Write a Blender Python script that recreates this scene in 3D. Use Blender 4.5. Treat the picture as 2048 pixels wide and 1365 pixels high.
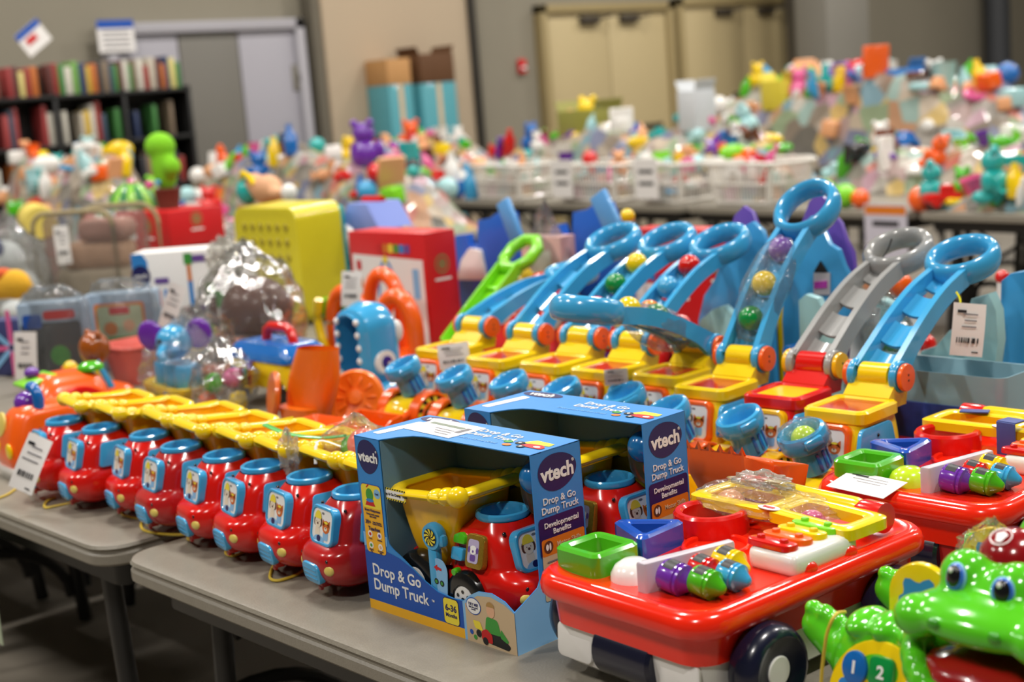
import bpy, bmesh, math, random
from mathutils import Vector as VV, Matrix as MM, noise as NZ
for o in list(bpy.data.objects): bpy.data.objects.remove(o, do_unlink=True)
S = bpy.context.scene; COL = S.collection
random.seed(7); PI = math.pi; sin, cos = math.sin, math.cos
def rad(a): return a*PI/180
# ------------------------------------------------------------------ camera
# world: x runs along the display tables, y away across them, z up; table tops at z = TZ
TZ = .74
FPX, IW, IH = 2900., 2048, 1365
CAMP = VV((0, 0, TZ+.808)); PITCH = math.atan(493/2900); ROLL = rad(4.6); TA = rad(41.5)
_f = VV((0, cos(PITCH), -sin(PITCH))); _r0 = VV((1, 0, 0)); _u0 = _r0.cross(_f)
_r = cos(ROLL)*_r0-sin(ROLL)*_u0; _u = sin(ROLL)*_r0+cos(ROLL)*_u0
def w2(p): return VV((p.x*sin(TA)-p.y*cos(TA), p.x*cos(TA)+p.y*sin(TA), p.z))
FW, RT, UP = w2(_f), w2(_r), w2(_u)
def ray(px, py): return FW+(px-IW/2)/FPX*RT-(py-IH/2)/FPX*UP
def pz(px, py, z=0.):          # pixel -> point at height z above the table tops
    d = ray(px, py); return CAMP+d*((TZ+z-CAMP.z)/d.z)
def px_x(px, py, x): d = ray(px, py); return CAMP+d*(x/d.x)
def px_y(px, py, y): d = ray(px, py); return CAMP+d*(y/d.y)
cd = bpy.data.cameras.new('camera'); cam = bpy.data.objects.new('camera', cd); COL.objects.link(cam)
cam.matrix_world = MM(((RT.x, UP.x, -FW.x, CAMP.x), (RT.y, UP.y, -FW.y, CAMP.y), (RT.z, UP.z, -FW.z, CAMP.z), (0, 0, 0, 1)))
cd.sensor_width = 36; cd.lens = FPX/IW*36; cd.clip_start = .05; cd.clip_end = 200
cd.dof.use_dof = True; cd.dof.focus_distance = 2.2; cd.dof.aperture_fstop = 3.4; cd.dof.aperture_blades = 0
S.camera = cam
# ------------------------------------------------------------------ light and exposure
S.view_settings.view_transform = 'Standard'; S.view_settings.look = 'None'
S.view_settings.exposure = 0.2; S.view_settings.gamma = 1; S.view_settings.use_curve_mapping = False
wd = bpy.data.worlds.new('hall_air'); S.world = wd; wd.use_nodes = True
bg = wd.node_tree.nodes['Background']; bg.inputs[0].default_value = (1.0, .95, .88, 1); bg.inputs[1].default_value = .055
LAMPS = [(x, y) for x in (-9, -4.2, .6) for y in (-2.4, 2.4, 7.2, 12.0, 16.8)]  # farthest row added to brighten the wall at far right
LAMP_Z = 6.4
for (x, y) in LAMPS:
    ld = bpy.data.lights.new('high_bay_light', 'AREA'); ld.shape = 'RECTANGLE'; ld.size = .28; ld.size_y = 1.1
    ld.energy = 168; ld.color = (1.0, .955, .89)
    lo = bpy.data.objects.new('high_bay_light', ld); COL.objects.link(lo); lo.location = (x, y, LAMP_Z-.03)
# ------------------------------------------------------------------ helpers
def lin(h):
    h = h.lstrip('#'); c = [int(h[i:i+2], 16)/255 for i in (0, 2, 4)]
    return [x/12.92 if x <= .04045 else ((x+.055)/1.055)**2.4 for x in c]
MATS = {}
def mat(key, hexc=None, rough=.3, var=.06, scale=9., metal=0., coat=0., bump=0., bscale=60., trans=0., sss=0.):
    if key in MATS: return MATS[key]
    m = bpy.data.materials.new(key); m.use_nodes = True; nt = m.node_tree; N = nt.nodes; L = nt.links
    b = N['Principled BSDF']; c = lin(hexc)
    tc = N.new('ShaderNodeTexCoord'); nz = N.new('ShaderNodeTexNoise'); nz.inputs['Scale'].default_value = scale; nz.inputs['Detail'].default_value = 3
    L.new(tc.outputs['Object'], nz.inputs['Vector'])
    mx = N.new('ShaderNodeMix'); mx.data_type = 'RGBA'
    mx.inputs[6].default_value = [max(0, x*(1-var)) for x in c]+[1]; mx.inputs[7].default_value = [min(1, x*(1+var)) for x in c]+[1]
    L.new(nz.outputs['Fac'], mx.inputs[0]); L.new(mx.outputs[2], b.inputs['Base Color'])
    b.inputs['Roughness'].default_value = rough; b.inputs['Metallic'].default_value = metal
    b.inputs['Coat Weight'].default_value = coat; b.inputs['Coat Roughness'].default_value = .06
    if trans: b.inputs['Transmission Weight'].default_value = trans
    if sss: b.inputs['Subsurface Weight'].default_value = sss; b.inputs['Subsurface Radius'].default_value = (.02, .01, .008)
    if bump:
        n2 = N.new('ShaderNodeTexNoise'); n2.inputs['Scale'].default_value = bscale; n2.inputs['Detail'].default_value = 4
        L.new(tc.outputs['Object'], n2.inputs['Vector'])
        bp = N.new('ShaderNodeBump'); bp.inputs['Strength'].default_value = bump; bp.inputs['Distance'].default_value = .01
        L.new(n2.outputs['Fac'], bp.inputs['Height']); L.new(bp.outputs['Normal'], b.inputs['Normal'])
    MATS[key] = m; return m
def plastic(key, hexc, rough=.2): return mat(key, hexc, rough, var=.05, scale=14, coat=.35)
def film(key, tint='ffffff', haze=.12, scale=16., strength=.5):   # thin clear plastic bag
    if key in MATS: return MATS[key]
    m = bpy.data.materials.new(key); m.use_nodes = True; nt = m.node_tree; N = nt.nodes; L = nt.links
    for n in list(N): N.remove(n)
    out = N.new('ShaderNodeOutputMaterial'); tr = N.new('ShaderNodeBsdfTransparent'); gl = N.new('ShaderNodeBsdfGlossy'); df = N.new('ShaderNodeBsdfDiffuse')
    c = lin(tint); tr.inputs[0].default_value = c+[1]; gl.inputs['Roughness'].default_value = .12; df.inputs[0].default_value = c+[1]
    tc = N.new('ShaderNodeTexCoord'); nz = N.new('ShaderNodeTexNoise'); nz.inputs['Scale'].default_value = scale; nz.inputs['Detail'].default_value = 3; nz.inputs['Distortion'].default_value = 1.5
    L.new(tc.outputs['Object'], nz.inputs['Vector'])
    bp = N.new('ShaderNodeBump'); bp.inputs['Strength'].default_value = strength; bp.inputs['Distance'].default_value = .03
    L.new(nz.outputs['Fac'], bp.inputs['Height']); L.new(bp.outputs['Normal'], gl.inputs['Normal'])
    fr = N.new('ShaderNodeFresnel'); fr.inputs[0].default_value = 1.45; L.new(bp.outputs['Normal'], fr.inputs['Normal'])
    m1 = N.new('ShaderNodeMixShader'); m1.inputs[0].default_value = haze; L.new(tr.outputs[0], m1.inputs[1]); L.new(df.outputs[0], m1.inputs[2])
    m2 = N.new('ShaderNodeMixShader'); mu = N.new('ShaderNodeMath'); mu.operation = 'MULTIPLY'; mu.inputs[1].default_value = .55; L.new(fr.outputs[0], mu.inputs[0]); L.new(mu.outputs[0], m2.inputs[0]); L.new(m1.outputs[0], m2.inputs[1]); L.new(gl.outputs[0], m2.inputs[2])
    L.new(m2.outputs[0], out.inputs['Surface']); MATS[key] = m; return m
def T(x=0, y=0, z=0): return MM.Translation((x, y, z))
def RX(a): return MM.Rotation(rad(a), 4, 'X')
def RY(a): return MM.Rotation(rad(a), 4, 'Y')
def RZ(a): return MM.Rotation(rad(a), 4, 'Z')
def SC(x, y, z): return MM.Diagonal((x, y, z, 1))
def rrect(w, h, r, n=4):
    r = min(r, w/2-1e-5, h/2-1e-5); P = []
    for cx, cy, a in ((w/2-r, h/2-r, 0), (-w/2+r, h/2-r, 90), (-w/2+r, -h/2+r, 180), (w/2-r, -h/2+r, 270)):
        for i in range(n+1): t = rad(a+90*i/n); P.append((cx+r*cos(t), cy+r*sin(t)))
    return P
def circ(r, n=24, ry=None): return [(r*cos(2*PI*i/n), (ry or r)*sin(2*PI*i/n)) for i in range(n)]
def rpoly(pts, r, n=4):
    out = []; k = len(pts)
    for i in range(k):
        p = VV(pts[i]); a = VV(pts[i-1])-p; b = VV(pts[(i+1) % k])-p; rr = min(r, a.length*.45, b.length*.45)
        A = p+a.normalized()*rr; Bq = p+b.normalized()*rr
        for j in range(n+1): t = j/n; q = A*(1-t)**2+p*2*t*(1-t)+Bq*t*t; out.append((q.x, q.y))
    return out
def cat(vals, n):     # catmull-rom resample of a list of tuples
    P = [VV(v) if len(v) < 5 else v for v in vals]; out = []; k = len(P)
    def comp(a, b, c, d, t): return .5*((2*b)+(-a+c)*t+(2*a-5*b+4*c-d)*t*t+(-a+3*b-3*c+d)*t*t*t)
    for i in range(n):
        f = i/(n-1)*(k-1); j = min(int(f), k-2); t = f-j
        a, b, c, d = P[max(j-1, 0)], P[j], P[j+1], P[min(j+2, k-1)]
        out.append(tuple(comp(a[q], b[q], c[q], d[q], t) for q in range(len(P[0]))))
    return out
class B:
    def __init__(s): s.bm = bmesh.new(); s.M = MM.Identity(4); s.mi = 0
    def m(s, i): s.mi = i; return s
    def at(s, M): s.M = M; return s
    def grid(s, rows, closed=True, c0=True, c1=True):
        R = [[s.bm.verts.new(s.M @ VV(p)) for p in r] for r in rows]; n = len(R[0])
        for a, b in zip(R, R[1:]):
            for i in range(n if closed else n-1):
                j = (i+1) % n; vs = [a[i], a[j], b[j], b[i]]
                try: f = s.bm.faces.new(vs); f.material_index = s.mi
                except Exception: pass
        for flag, r, rev in ((c0, R[0], True), (c1, R[-1], False)):
            if flag and closed:
                try: f = s.bm.faces.new(r[::-1] if rev else r); f.material_index = s.mi
                except Exception: pass
        return s
    def merge(s, tb, M=None):
        M = s.M @ (M or MM.Identity(4)); mp = {}
        for v in tb.verts: mp[v] = s.bm.verts.new(M @ v.co)
        for f in tb.faces:
            try: g = s.bm.faces.new([mp[v] for v in f.verts]); g.material_index = s.mi
            except Exception: pass
        tb.free(); return s
    def box(s, c, d, bev=0., seg=2, R=None):
        tb = bmesh.new(); bmesh.ops.create_cube(tb, size=1)
        for v in tb.verts: v.co = VV((v.co.x*d[0], v.co.y*d[1], v.co.z*d[2]))
        if bev: bmesh.ops.bevel(tb, geom=list(tb.edges), offset=min(bev, min(d)*.49), segments=seg, profile=.5, affect='EDGES')
        return s.merge(tb, T(*c) @ (R or MM.Identity(4)))
    def lathe(s, prof, n=24, M=None, c0=True, c1=True):
        M = M or MM.Identity(4)
        return s.grid([[M @ VV((max(r, 1e-5)*cos(2*PI*i/n), max(r, 1e-5)*sin(2*PI*i/n), z)) for i in range(n)] for r, z in prof], True, c0, c1)
    def ell(s, c, r, n=16, k=10, R=None):
        if not hasattr(r, '__len__'): r = (r, r, r)
        M = T(*c) @ (R or MM.Identity(4)) @ SC(*r)
        return s.lathe([(sin(PI*i/k), -cos(PI*i/k)) for i in range(k+1)], n, M, False, False)
    def tube(s, pts, r, n=8, closed=False, flat=1., up=(0, 0, 1)):
        P = [VV(p) for p in pts]; k = len(P); rows = []; upv = VV(up)
        for i in range(k):
            a = P[(i-1) % k] if (closed or i > 0) else P[i]; b = P[(i+1) % k] if (closed or i < k-1) else P[i]
            t = (b-a).normalized(); x = t.cross(upv)
            if x.length < 1e-3: x = t.cross(VV((1, 0, 0)))
            x.normalize(); y = x.cross(t).normalized(); rr = r[i] if hasattr(r, '__len__') else r
            rows.append([P[i]+x*rr*cos(2*PI*j/n)+y*rr*flat*sin(2*PI*j/n) for j in range(n)])
        if closed: rows.append(rows[0]); return s.grid(rows, True, False, False)
        return s.grid(rows)
    def prism(s, poly, z0, z1, bev=0., seg=2, M=None):
        tb = bmesh.new(); f = tb.faces.new([tb.verts.new((x, y, z0)) for x, y in poly])
        r = bmesh.ops.extrude_face_region(tb, geom=[f]); vs = [v for v in r['geom'] if isinstance(v, bmesh.types.BMVert)]
        for v in vs: v.co.z = z1
        bmesh.ops.recalc_face_normals(tb, faces=list(tb.faces))
        if bev:
            es = [e for e in tb.edges if all(abs(v.co.z-z1) < 1e-7 for v in e.verts)]
            bmesh.ops.bevel(tb, geom=es, offset=bev, segments=seg, profile=.5, affect='EDGES')
        return s.merge(tb, M)
    def ringplate(s, po, pi, z0, z1, bev=0., M=None):
        M = M or MM.Identity(4); e = bev
        def sh(a, b, t): return [(x+(u-x)*t, y+(v-y)*t) for (x, y), (u, v) in zip(a, b)]
        L = [(po, z0), (po, z1-e)]
        if e: L.append((sh(po, pi, min(.25, .25)), z1))
        if e: L.append((sh(pi, po, .25), z1))
        L += [(pi, z1-e), (pi, z0), (po, z0)]
        return s.grid([[M @ VV((x, y, z)) for x, y in p] for p, z in L], True, False, False)
    def quad(s, pts):
        f = s.bm.faces.new([s.bm.verts.new(s.M @ VV(p)) for p in pts]); f.material_index = s.mi; return s
    def face(s, poly, z=0., M=None):
        M = s.M @ (M or MM.Identity(4)); f = s.bm.faces.new([s.bm.verts.new(M @ VV((x, y, z))) for x, y in poly]); f.material_index = s.mi; return s
    def loft(s, secs, rings=24, n=8, c0=True, c1=True):   # secs: (z, halfw, y0, y1, corner)
        out = []
        for z, hw, y0, y1, r in cat(secs, rings):
            out.append([(x, y+(y0+y1)/2, z) for x, y in rrect(2*hw, y1-y0, r, n)])
        return s.grid(out, True, c0, c1)
def mesh_of(b, mats, ang=38, name='m', sub=0):
    bmesh.ops.remove_doubles(b.bm, verts=b.bm.verts, dist=1e-6)
    bmesh.ops.recalc_face_normals(b.bm, faces=list(b.bm.faces))
    me = bpy.data.meshes.new(name); b.bm.to_mesh(me); b.bm.free()
    for q in (mats if isinstance(mats, (list, tuple)) else [mats]): me.materials.append(q)
    me.polygons.foreach_set('use_smooth', [True]*len(me.polygons)); me.set_sharp_from_angle(angle=rad(ang)); return me
def obj(name, b, mats, parent=None, M=None, ang=38):
    me = b if isinstance(b, bpy.types.Mesh) else mesh_of(b, mats, ang, name)
    o = bpy.data.objects.new(name, me); COL.objects.link(o)
    if parent: o.parent = parent
    if M is not None: o.matrix_local = M
    return o
def tag(o, label, cat_, group=None, kind=None):
    o['label'] = label; o['category'] = cat_
    if group: o['group'] = group
    if kind: o['kind'] = kind
    return o
def thing(name, label, cat_, M=None, group=None):
    o = bpy.data.objects.new(name, None); COL.objects.link(o); o.empty_display_size = .05
    if M is not None: o.matrix_local = M
    return tag(o, label, cat_, group)
def struct(name, b, mats, parent=None, M=None):
    o = obj(name, b, mats, parent, M)
    if not parent: o['kind'] = 'structure'
    return o
KIDS = {}
def dup(root, M=None, label=None, group=None, swap=None):
    def cp(o, par):
        c = o.copy(); COL.objects.link(c); c.parent = par
        if swap and o.type == 'MESH':
            ks = tuple(s.material.name for s in o.material_slots)
            if any(k in swap for k in ks):
                key = (o.data.name, tuple(sorted(swap.items())))
                if key not in KIDS:
                    me = o.data.copy()
                    for i, k in enumerate(ks):
                        if k in swap: me.materials[i] = MATS[swap[k]]
                    KIDS[key] = me
                c.data = KIDS[key]
        for ch in o.children: cp(ch, c)
        return c
    r = cp(root, None)
    if M is not None: r.matrix_local = M
    if label: r['label'] = label
    if group: r['group'] = group
    return r
TXT = {}
def text(body, size, m, parent, M, bold=.012, name='lettering', ext=.0002, align='CENTER', space=1.):
    key = (body, size, m.name, bold, align, space)
    if key not in TXT:
        cu = bpy.data.curves.new('t', 'FONT'); cu.body = body; cu.size = size; cu.align_x = align; cu.align_y = 'CENTER'
        cu.offset = bold*size; cu.resolution_u = 3; cu.extrude = ext; cu.space_line = .95; cu.space_character = space
        o = bpy.data.objects.new('t', cu); me = bpy.data.meshes.new_from_object(o); bpy.data.objects.remove(o)
        if not me.materials: me.materials.append(m)
        else: me.materials[0] = m
        TXT[key] = me
    o = bpy.data.objects.new(name, TXT[key]); COL.objects.link(o); o.parent = parent; o.matrix_local = M; return o
def disc(name, r, h, m, parent, M, ry=None, n=28, bev=.0): 
    return obj(name, B().prism(circ(r, n, ry), 0, h, bev), m, parent, M)
FRONT = RX(90)     # local xy-plane print -> faces -y
# ------------------------------------------------------------------ colours
RED = plastic('toy_red', 'd5160e'); DRED = plastic('toy_red_faded', 'b51a1c'); BLUE = plastic('toy_sky_blue', '3fa3d8'); DBLUE = plastic('toy_deep_blue', '1565b4')
YEL = plastic('toy_yellow', 'f4cf10'); DYEL = plastic('toy_amber', 'f2b70f'); ORG = plastic('toy_orange', 'f4600e', .28); GRN = plastic('toy_green', '4db41c')
LIME = plastic('toy_lime', '7fd61e', .3); WHT = plastic('toy_white', 'e8e6e2'); BLK = plastic('toy_black', '121213', .22); NAVY = plastic('toy_navy', '14172e', .25)
GRY = plastic('toy_grey', '9c9c9b'); PUR = plastic('toy_purple', '6b2ea3'); TEAL = plastic('toy_pale_teal', 'a3cfd2', .35); PINK = plastic('toy_pink', 'e0609a')
BRED = plastic('toy_bright_red', 'f42a12', .17); LILA = plastic('toy_lilac', '6a4fae', .35); CREAM = plastic('toy_cream_yellow', 'e8d06a', .35)
CYANB = plastic('toy_cyan_blue', '3c97cf', .35); TURQ = plastic('toy_turquoise', '27a9a6'); BRN = plastic('toy_brown', '6b3a26'); PEACH = plastic('toy_peach', 'e8a776', .4)
PGRN = plastic('toy_dark_green', '0c8a3e'); LGRN = plastic('toy_yellow_green', 'bfe02a'); ROYAL = plastic('toy_royal_blue', '1f52b8')
PAPER = mat('white_paper', 'e9e6e4', .7, .03, bump=.02); INK = mat('black_ink', '1b1a1e', .6, .05); GINK = mat('grey_ink', '77757a', .6)
P_BLUE = mat('print_blue', '2f87d2', .42, .05, 30); P_DBL = mat('print_royal', '0d4fae', .42, .05, 30); P_NAVY = mat('print_navy', '1b1a5a', .4, .05); P_YEL = mat('print_yellow', 'f2b421', .42, .05)
P_WHT = mat('print_white', 'efeeec', .45, .03); P_RED = mat('print_red', 'c9161c', .42); P_LBL = mat('print_light_blue', '86bce8', .42); P_ORG = mat('print_orange', 'd8781c', .42); P_LEM = mat('print_lemon', 'f0dc3c', .42)
P_TAN = mat('print_tan', 'cdb490', .5, .1); P_GRN = mat('print_green', '3f9a3c', .45); P_SKIN = mat('print_skin', 'e2b08c', .5); P_FOX = mat('print_fox_orange', 'd2691f', .45); P_BRN = mat('print_brown', '5b3320', .5); P_BLK = mat('print_black', '16161a', .45)
P_KRAFT = mat('cardboard_inside', '5b7f94', .6, .08, 20); P_GOLD = mat('gold_foil', 'a8872e', .3, .3, 400, metal=.6); P_VIO = mat('print_violet', '6a4a9a', .45)
# ------------------------------------------------------------------ the hall
FLOOR = mat('polished_concrete', '8b8377', .42, .28, 1.3, bump=.05, bscale=9)
WALLM = mat('painted_block_wall', '868071', .8, .12, .6, bump=.08, bscale=20)
WALLB = mat('beige_wall', 'b7a58d', .8, .07, .5, bump=.05)
COLM = mat('grey_column_paint', '85827a', .7, .08, .8)
WX = -12.5
struct('floor', B().box((-2, 8, -.05), (34, 44, .1)), FLOOR)
CEILM = mat('ceiling_deck', '6a675f', .8, .1)
struct('ceiling', B().box((-2, 8, 7.4), (34, 44, .1)), CEILM)
HOUS = mat('lamp_housing', 'd8d8d4', .4)
for i, (x, y) in enumerate(LAMPS):
    o = obj('ceiling_lamp', B().box((0, 0, .05), (.36, 1.2, .07), .01).box((0, 0, .45), (.03, .03, .8)), HOUS, None, T(x, y, LAMP_Z))
    tag(o, 'long white high bay lamp hung from the hall ceiling', 'lamp', 'high bay lamps over the hall')
def wallp(px, py, x=WX): return px_x(px, py, x)
# back wall with the openings of the door sets left as frames set in front of it
struct('wall_back', B().box((WX-.1, 8, 3.7), (.2, 44, 7.4)), WALLM)
struct('wall_right', B().box((-2, 24, 3.7), (34, .2, 7.4)), WALLM)
# beige projecting pier
y0 = wallp(614, 0).y; y1 = wallp(905, 0).y
struct('wall_pier', B().box((WX+.12, (y0+y1)/2, 3.7), (.24, y1-y0, 7.4), .01), WALLB)
struct('trim_1', B().box((WX+.14, y1+.03, 3.7), (.3, .09, 7.4), .01), mat('dark_joint', '2d2922', .7))
struct('trim_2', B().box((WX+.1, y0-.05, 3.7), (.22, .1, 7.4), .01), mat('grey_brown_joint', '6b6558', .8))  # projecting strip, darker grey-brown than the wall
def doorset(name, ya, yb, top, framem, leafm, n, closers=False):
    w = yb-ya; f = struct(name, B().box((0, -w/2+.05, top/2), (.14, .1, top), .006).box((0, w/2-.05, top/2), (.14, .1, top), .006).box((0, 0, top-.05), (.14, w, .1), .006), framem, None, T(WX+.07, (ya+yb)/2, 0))
    lw = (w-.2)/n
    for i in range(n):
        c = -w/2+.1+lw*(i+.5)
        lf = obj('door_leaf', B().box((0, 0, (top-.1)/2), (.05, lw-.015, top-.12), .004), leafm[i % len(leafm)], f, T(-.01, c, .01))
        obj('door_handle', B().box((0, 0, 0), (.05, lw*.6, .05), .01), mat('door_steel', '6b675e', .35, metal=.8), lf, T(.05, 0, 1.02))
        if closers: obj('door_closer', B().box((0, 0, 0), (.08, .3, .09), .01).tube([(0, .1, 0), (.14, .22, .03), (.03, .36, .05)], .012), mat('closer_bronze', '3b342b', .5), lf, T(.06, (.18 if i else -.18)*-1, top-.2))
    return f
LEAF = mat('grey_door_paint', '9f9da6', .5, .05, 1); DFR = mat('grey_door_frame', 'a8a6ad', .5, .05, 1); LEAFD = mat('dull_door_paint', '6d6a63', .5, .06, 1)
yl = wallp(195, 52).y; yr = wallp(592, 45).y; ztop = wallp(400, 44).z
d1 = doorset('door_1', yl, yr, ztop, DFR, [LEAF, LEAFD, LEAF], 3)
CRD = mat('cream_door_paint', 'b9a87f', .55, .05, 1); CRF = mat('cream_door_frame', '9c8b62', .55, .05, 1)
doorset('door_2', wallp(1064, 10).y, wallp(1330, 10).y, wallp(1190, 8).z, CRF, [CRD], 2, True)
doorset('door_3', wallp(1340, 10).y, wallp(1598, 10).y, wallp(1460, -5).z, CRF, [CRD], 2, True)
# grey column right of the cream doors and a dark downpipe further right
p = wallp(1665, 60, WX+1.2); struct('column_right', B().box((0, 0, 3.7), (.5, .92, 7.4), .02), COLM, None, T(p.x, p.y, 0))
p = wallp(1612, 60, WX+.3); struct('trim_3', B().box((0, 0, 3.7), (.3, .5, 7.4), .02), mat('dark_taupe_strip', '5d574c', .8), None, T(p.x, p.y, 0))  # upright strip in dark taupe, standing proud of the wall
p = wallp(1995, 60, WX+.3); struct('trim_4', B().lathe([(.2, 0), (.2, 7.4)], 16), mat('dark_downpipe', '3c3e42', .6), None, T(p.x, p.y, 0))
p = wallp(1040, 133, WX); a = thing('fire_alarm_pull', 'small red fire alarm pull on grey wall left of cream doors', 'fire alarm', T(WX, p.y, p.z))
obj('case', B().box((.03, 0, 0), (.06, .1, .16), .01), P_RED, a); obj('handle', B().box((.065, 0, -.02), (.02, .07, .03), .004), P_WHT, a)
p = wallp(608, 155, WX); a = thing('wall_switch_box', 'grey electrical switch box beside the grey doors', 'switch box', T(WX+.21, y0-.25, p.z))
a.location.x = WX
obj('case', B().box((.05, 0, 0), (.1, .16, .26), .01), mat('switch_grey', '77736a', .5), a); obj('lever', B().box((.11, 0, 0), (.03, .03, .08), .005), mat('switch_lever', '3c3a36', .5), a)
# sign board by the grey doors (blue header, white sheet)
p = wallp(236, 72, WX+.2); a = thing('wall_notice', 'white notice with blue header fixed beside the grey doors', 'notice', T(WX+.16, p.y, p.z))
obj('sheet', B().box((.0, 0, 0), (.01, .36, .28)), PAPER, a); obj('header', B().box((.008, 0, .11), (.008, .36, .07)), P_DBL, a)
for k in range(4): obj('printed_line', B().box((.008, 0, .04-.045*k), (.004, .27, .012)), GINK, a)
# cardboard boxes standing in front of the pier
KR = mat('kraft_cardboard', 'b98a55', .7, .1, 6); KRD = mat('brown_cardboard', '5b3a1d', .75, .1, 6)
TB_STAND = WX+1.0
# ------------------------------------------------------------------ folding tables
TTOP = mat('blow_moulded_table_top', '857f73', .38, .1, 40, bump=.12, bscale=220); STEEL = mat('black_table_steel', '1b1a19', .45, .1, 20)
def table_parts(t, L=1.83, W=.755):
    e = .045; P = rrect(L, W, .07, 6); q = lambda d: rrect(L-2*d, W-2*d, .07, 6)
    rows = [[(x, y, z) for x, y in q(d)] for d, z in ((.03, -e), (.006, -e), (0, -e+.006), (0, -.022), (.004, -.018), (.004, -.012), (.0, -.008), (.003, -.002), (.012, 0), (.03, 0))]
    obj('table_top', B().grid(rows), TTOP, t)
    obj('apron', B().ringplate(rrect(L-.12, W-.12, .03, 3), rrect(L-.17, W-.17, .03, 3), -.105, -e), STEEL, t)
    for sx in (-1, 1):
        x = sx*(L/2-.2); h = W/2-.1
        for sy in (-1, 1):
            obj('leg', B().tube([(x, sy*h, -e), (x+sx*.03, sy*h, -.38), (x+sx*.05, sy*(h+.03), -TZ+.012)], .021, 10), STEEL, t)
        obj('leg_arch', B().tube([(x+sx*.05*k, h*cos(a)*.98, -TZ+.10+.2*sin(a)) for k, a in [(1, PI*i/14) for i in range(15)]], .017, 8), STEEL, t)
        obj('brace', B().tube([(x-sx*.42, 0, -.06), (x+sx*.02, 0, -.34)], .011, 8), STEEL, t)
tproto = thing('folding_table', 'x', 'table'); table_parts(tproto)
def table(x, y, label, rz=0, first=[True]):
    M = T(x, y, TZ) @ RZ(rz)
    if first[0]: first[0] = False; o = tproto; o.matrix_local = M; o['label'] = label; o['group'] = 'folding tables'
    else: o = dup(tproto, M, label, 'folding tables')
    return o
TC = [-2.525+.915+.004, -2.58-.915, -2.58-.915-1.845, -2.58-.915-3.69]
ROWN = ['front row', 'middle row', 'back row']; CN = ['under the boxed toys', 'under the line of red trucks', 'third along the block', 'at the far left end']
for r in range(3):
    for c in range(4): table(TC[c], 1.18+.378+.768*r, 'grey folding table, %s of the near block, %s' % (ROWN[r], CN[c]))
# ------------------------------------------------------------------ toy dump truck (faces -y, x across, origin under the roof ring)
def dog_fox(b, w, h):     # flat print of two cartoon animal faces; slots: 0 white 1 yellow 2 tan-white 3 brown 4 orange 5 blue 6 navy 7 grey
    b.m(0).face(rrect(w, h, w*.18, 5), 0)
    e = .00035
    cx, cy = -w*.22, h*.1
    b.m(3).face([(cx+x, cy+y) for x, y in circ(w*.07, 12, w*.12)], e, T(-w*.14, 0, 0)).face([(cx+x, cy+y) for x, y in circ(w*.07, 12, w*.12)], e, T(w*.14, 0, 0))
    b.m(2).face([(cx+x, cy-h*.02+y) for x, y in circ(w*.15, 18, w*.15)], e*2)
    b.m(1).face([(cx+x, cy+h*.09+y) for x, y in [(w*.17*cos(PI*i/10), w*.2*sin(PI*i/10)) for i in range(11)]], e*3)
    b.m(3).face([(cx+x, cy-h*.06+y) for x, y in circ(w*.04, 10, w*.03)], e*3)
    for s in (-1, 1): b.m(3).face([(cx+s*w*.06+x, cy+h*.0+y) for x, y in circ(w*.014, 8)], e*3)
    b.m(2).face([(cx+x, cy-h*.3+y) for x, y in rrect(w*.24, h*.28, w*.06, 3)], e)
    cx, cy = w*.2, -h*.0
    b.m(4).face([(cx-w*.18, cy+h*.22), (cx-w*.19, cy), (cx-w*.02, cy+h*.1)], e*2).face([(cx+w*.18, cy+h*.22), (cx+w*.19, cy), (cx+w*.02, cy+h*.1)], e*2)
    b.face([(cx+x, cy+y) for x, y in circ(w*.18, 18, w*.16)], e*2)
    b.m(1).face([(cx+x, cy+h*.13+y) for x, y in circ(w*.1, 12, w*.03)], e*3)
    b.m(2).face([(cx+x, cy-h*.06+y) for x, y in circ(w*.08, 12, w*.05)], e*3)
    b.m(3).face([(cx+x, cy-h*.03+y) for x, y in circ(w*.025, 8, w*.02)], e*4)
    for s in (-1, 1): b.face([(cx+s*w*.09+x, cy+h*.03+y) for x, y in circ(w*.016, 8)], e*4)
    b.m(5).face([(cx+x, cy-h*.28+y) for x, y in rrect(w*.26, h*.26, w*.05, 3)], e)
    b.m(7).face([(w*.0+x, h*.38+y) for x, y in circ(w*.07, 10, w*.03)], e)
    b.m(5).face([(x, y-h*.5) for x, y in [(-w*.5+w*.08, 0), (-w*.46, 0), (w*.1, 0)]+[(-w*.12+w*.28*cos(PI*i/10), h*.2*sin(PI*i/10)) for i in range(1, 10)]], e*2)
    b.m(6).face([(-w*.12+x, -h*.4+y) for x, y in circ(w*.1, 14, w*.08)], e*3)
    return b
PRN = [P_WHT, P_LEM, mat('print_ivory', 'e9dcc6', .45), P_BRN, P_FOX, P_LBL, P_NAVY, GINK]
def wheel(name, parent, M, r, w, rim=.55, hubm=None, tyre=None):
    t = obj(name, B().lathe([(r*.3, -w/2), (r*.8, -w/2), (r*.95, -w*.4), (r, -w*.2), (r, w*.2), (r*.95, w*.4), (r*.8, w/2), (r*rim, w/2), (r*rim*.95, w*.42), (r*.1, w*.42)], 28), tyre or BLK, parent, M)
    b = B(); b.m(0).lathe([(r*rim*.9, w*.4), (r*rim*.86, w*.47), (.0001, w*.5)], 24, None, False, False)
    for k in range(6): b.m(1).face([(r*.3*cos(2*PI*k/6)+x, r*.3*sin(2*PI*k/6)+y) for x, y in circ(r*.07, 8)], w*.505)
    b.face(circ(r*.1, 10), w*.51)
    obj('hub', b, [hubm or WHT, BLK], t); return t
def side_poly(pts, r=.008, n=3): return rpoly(pts, r, n)
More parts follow.
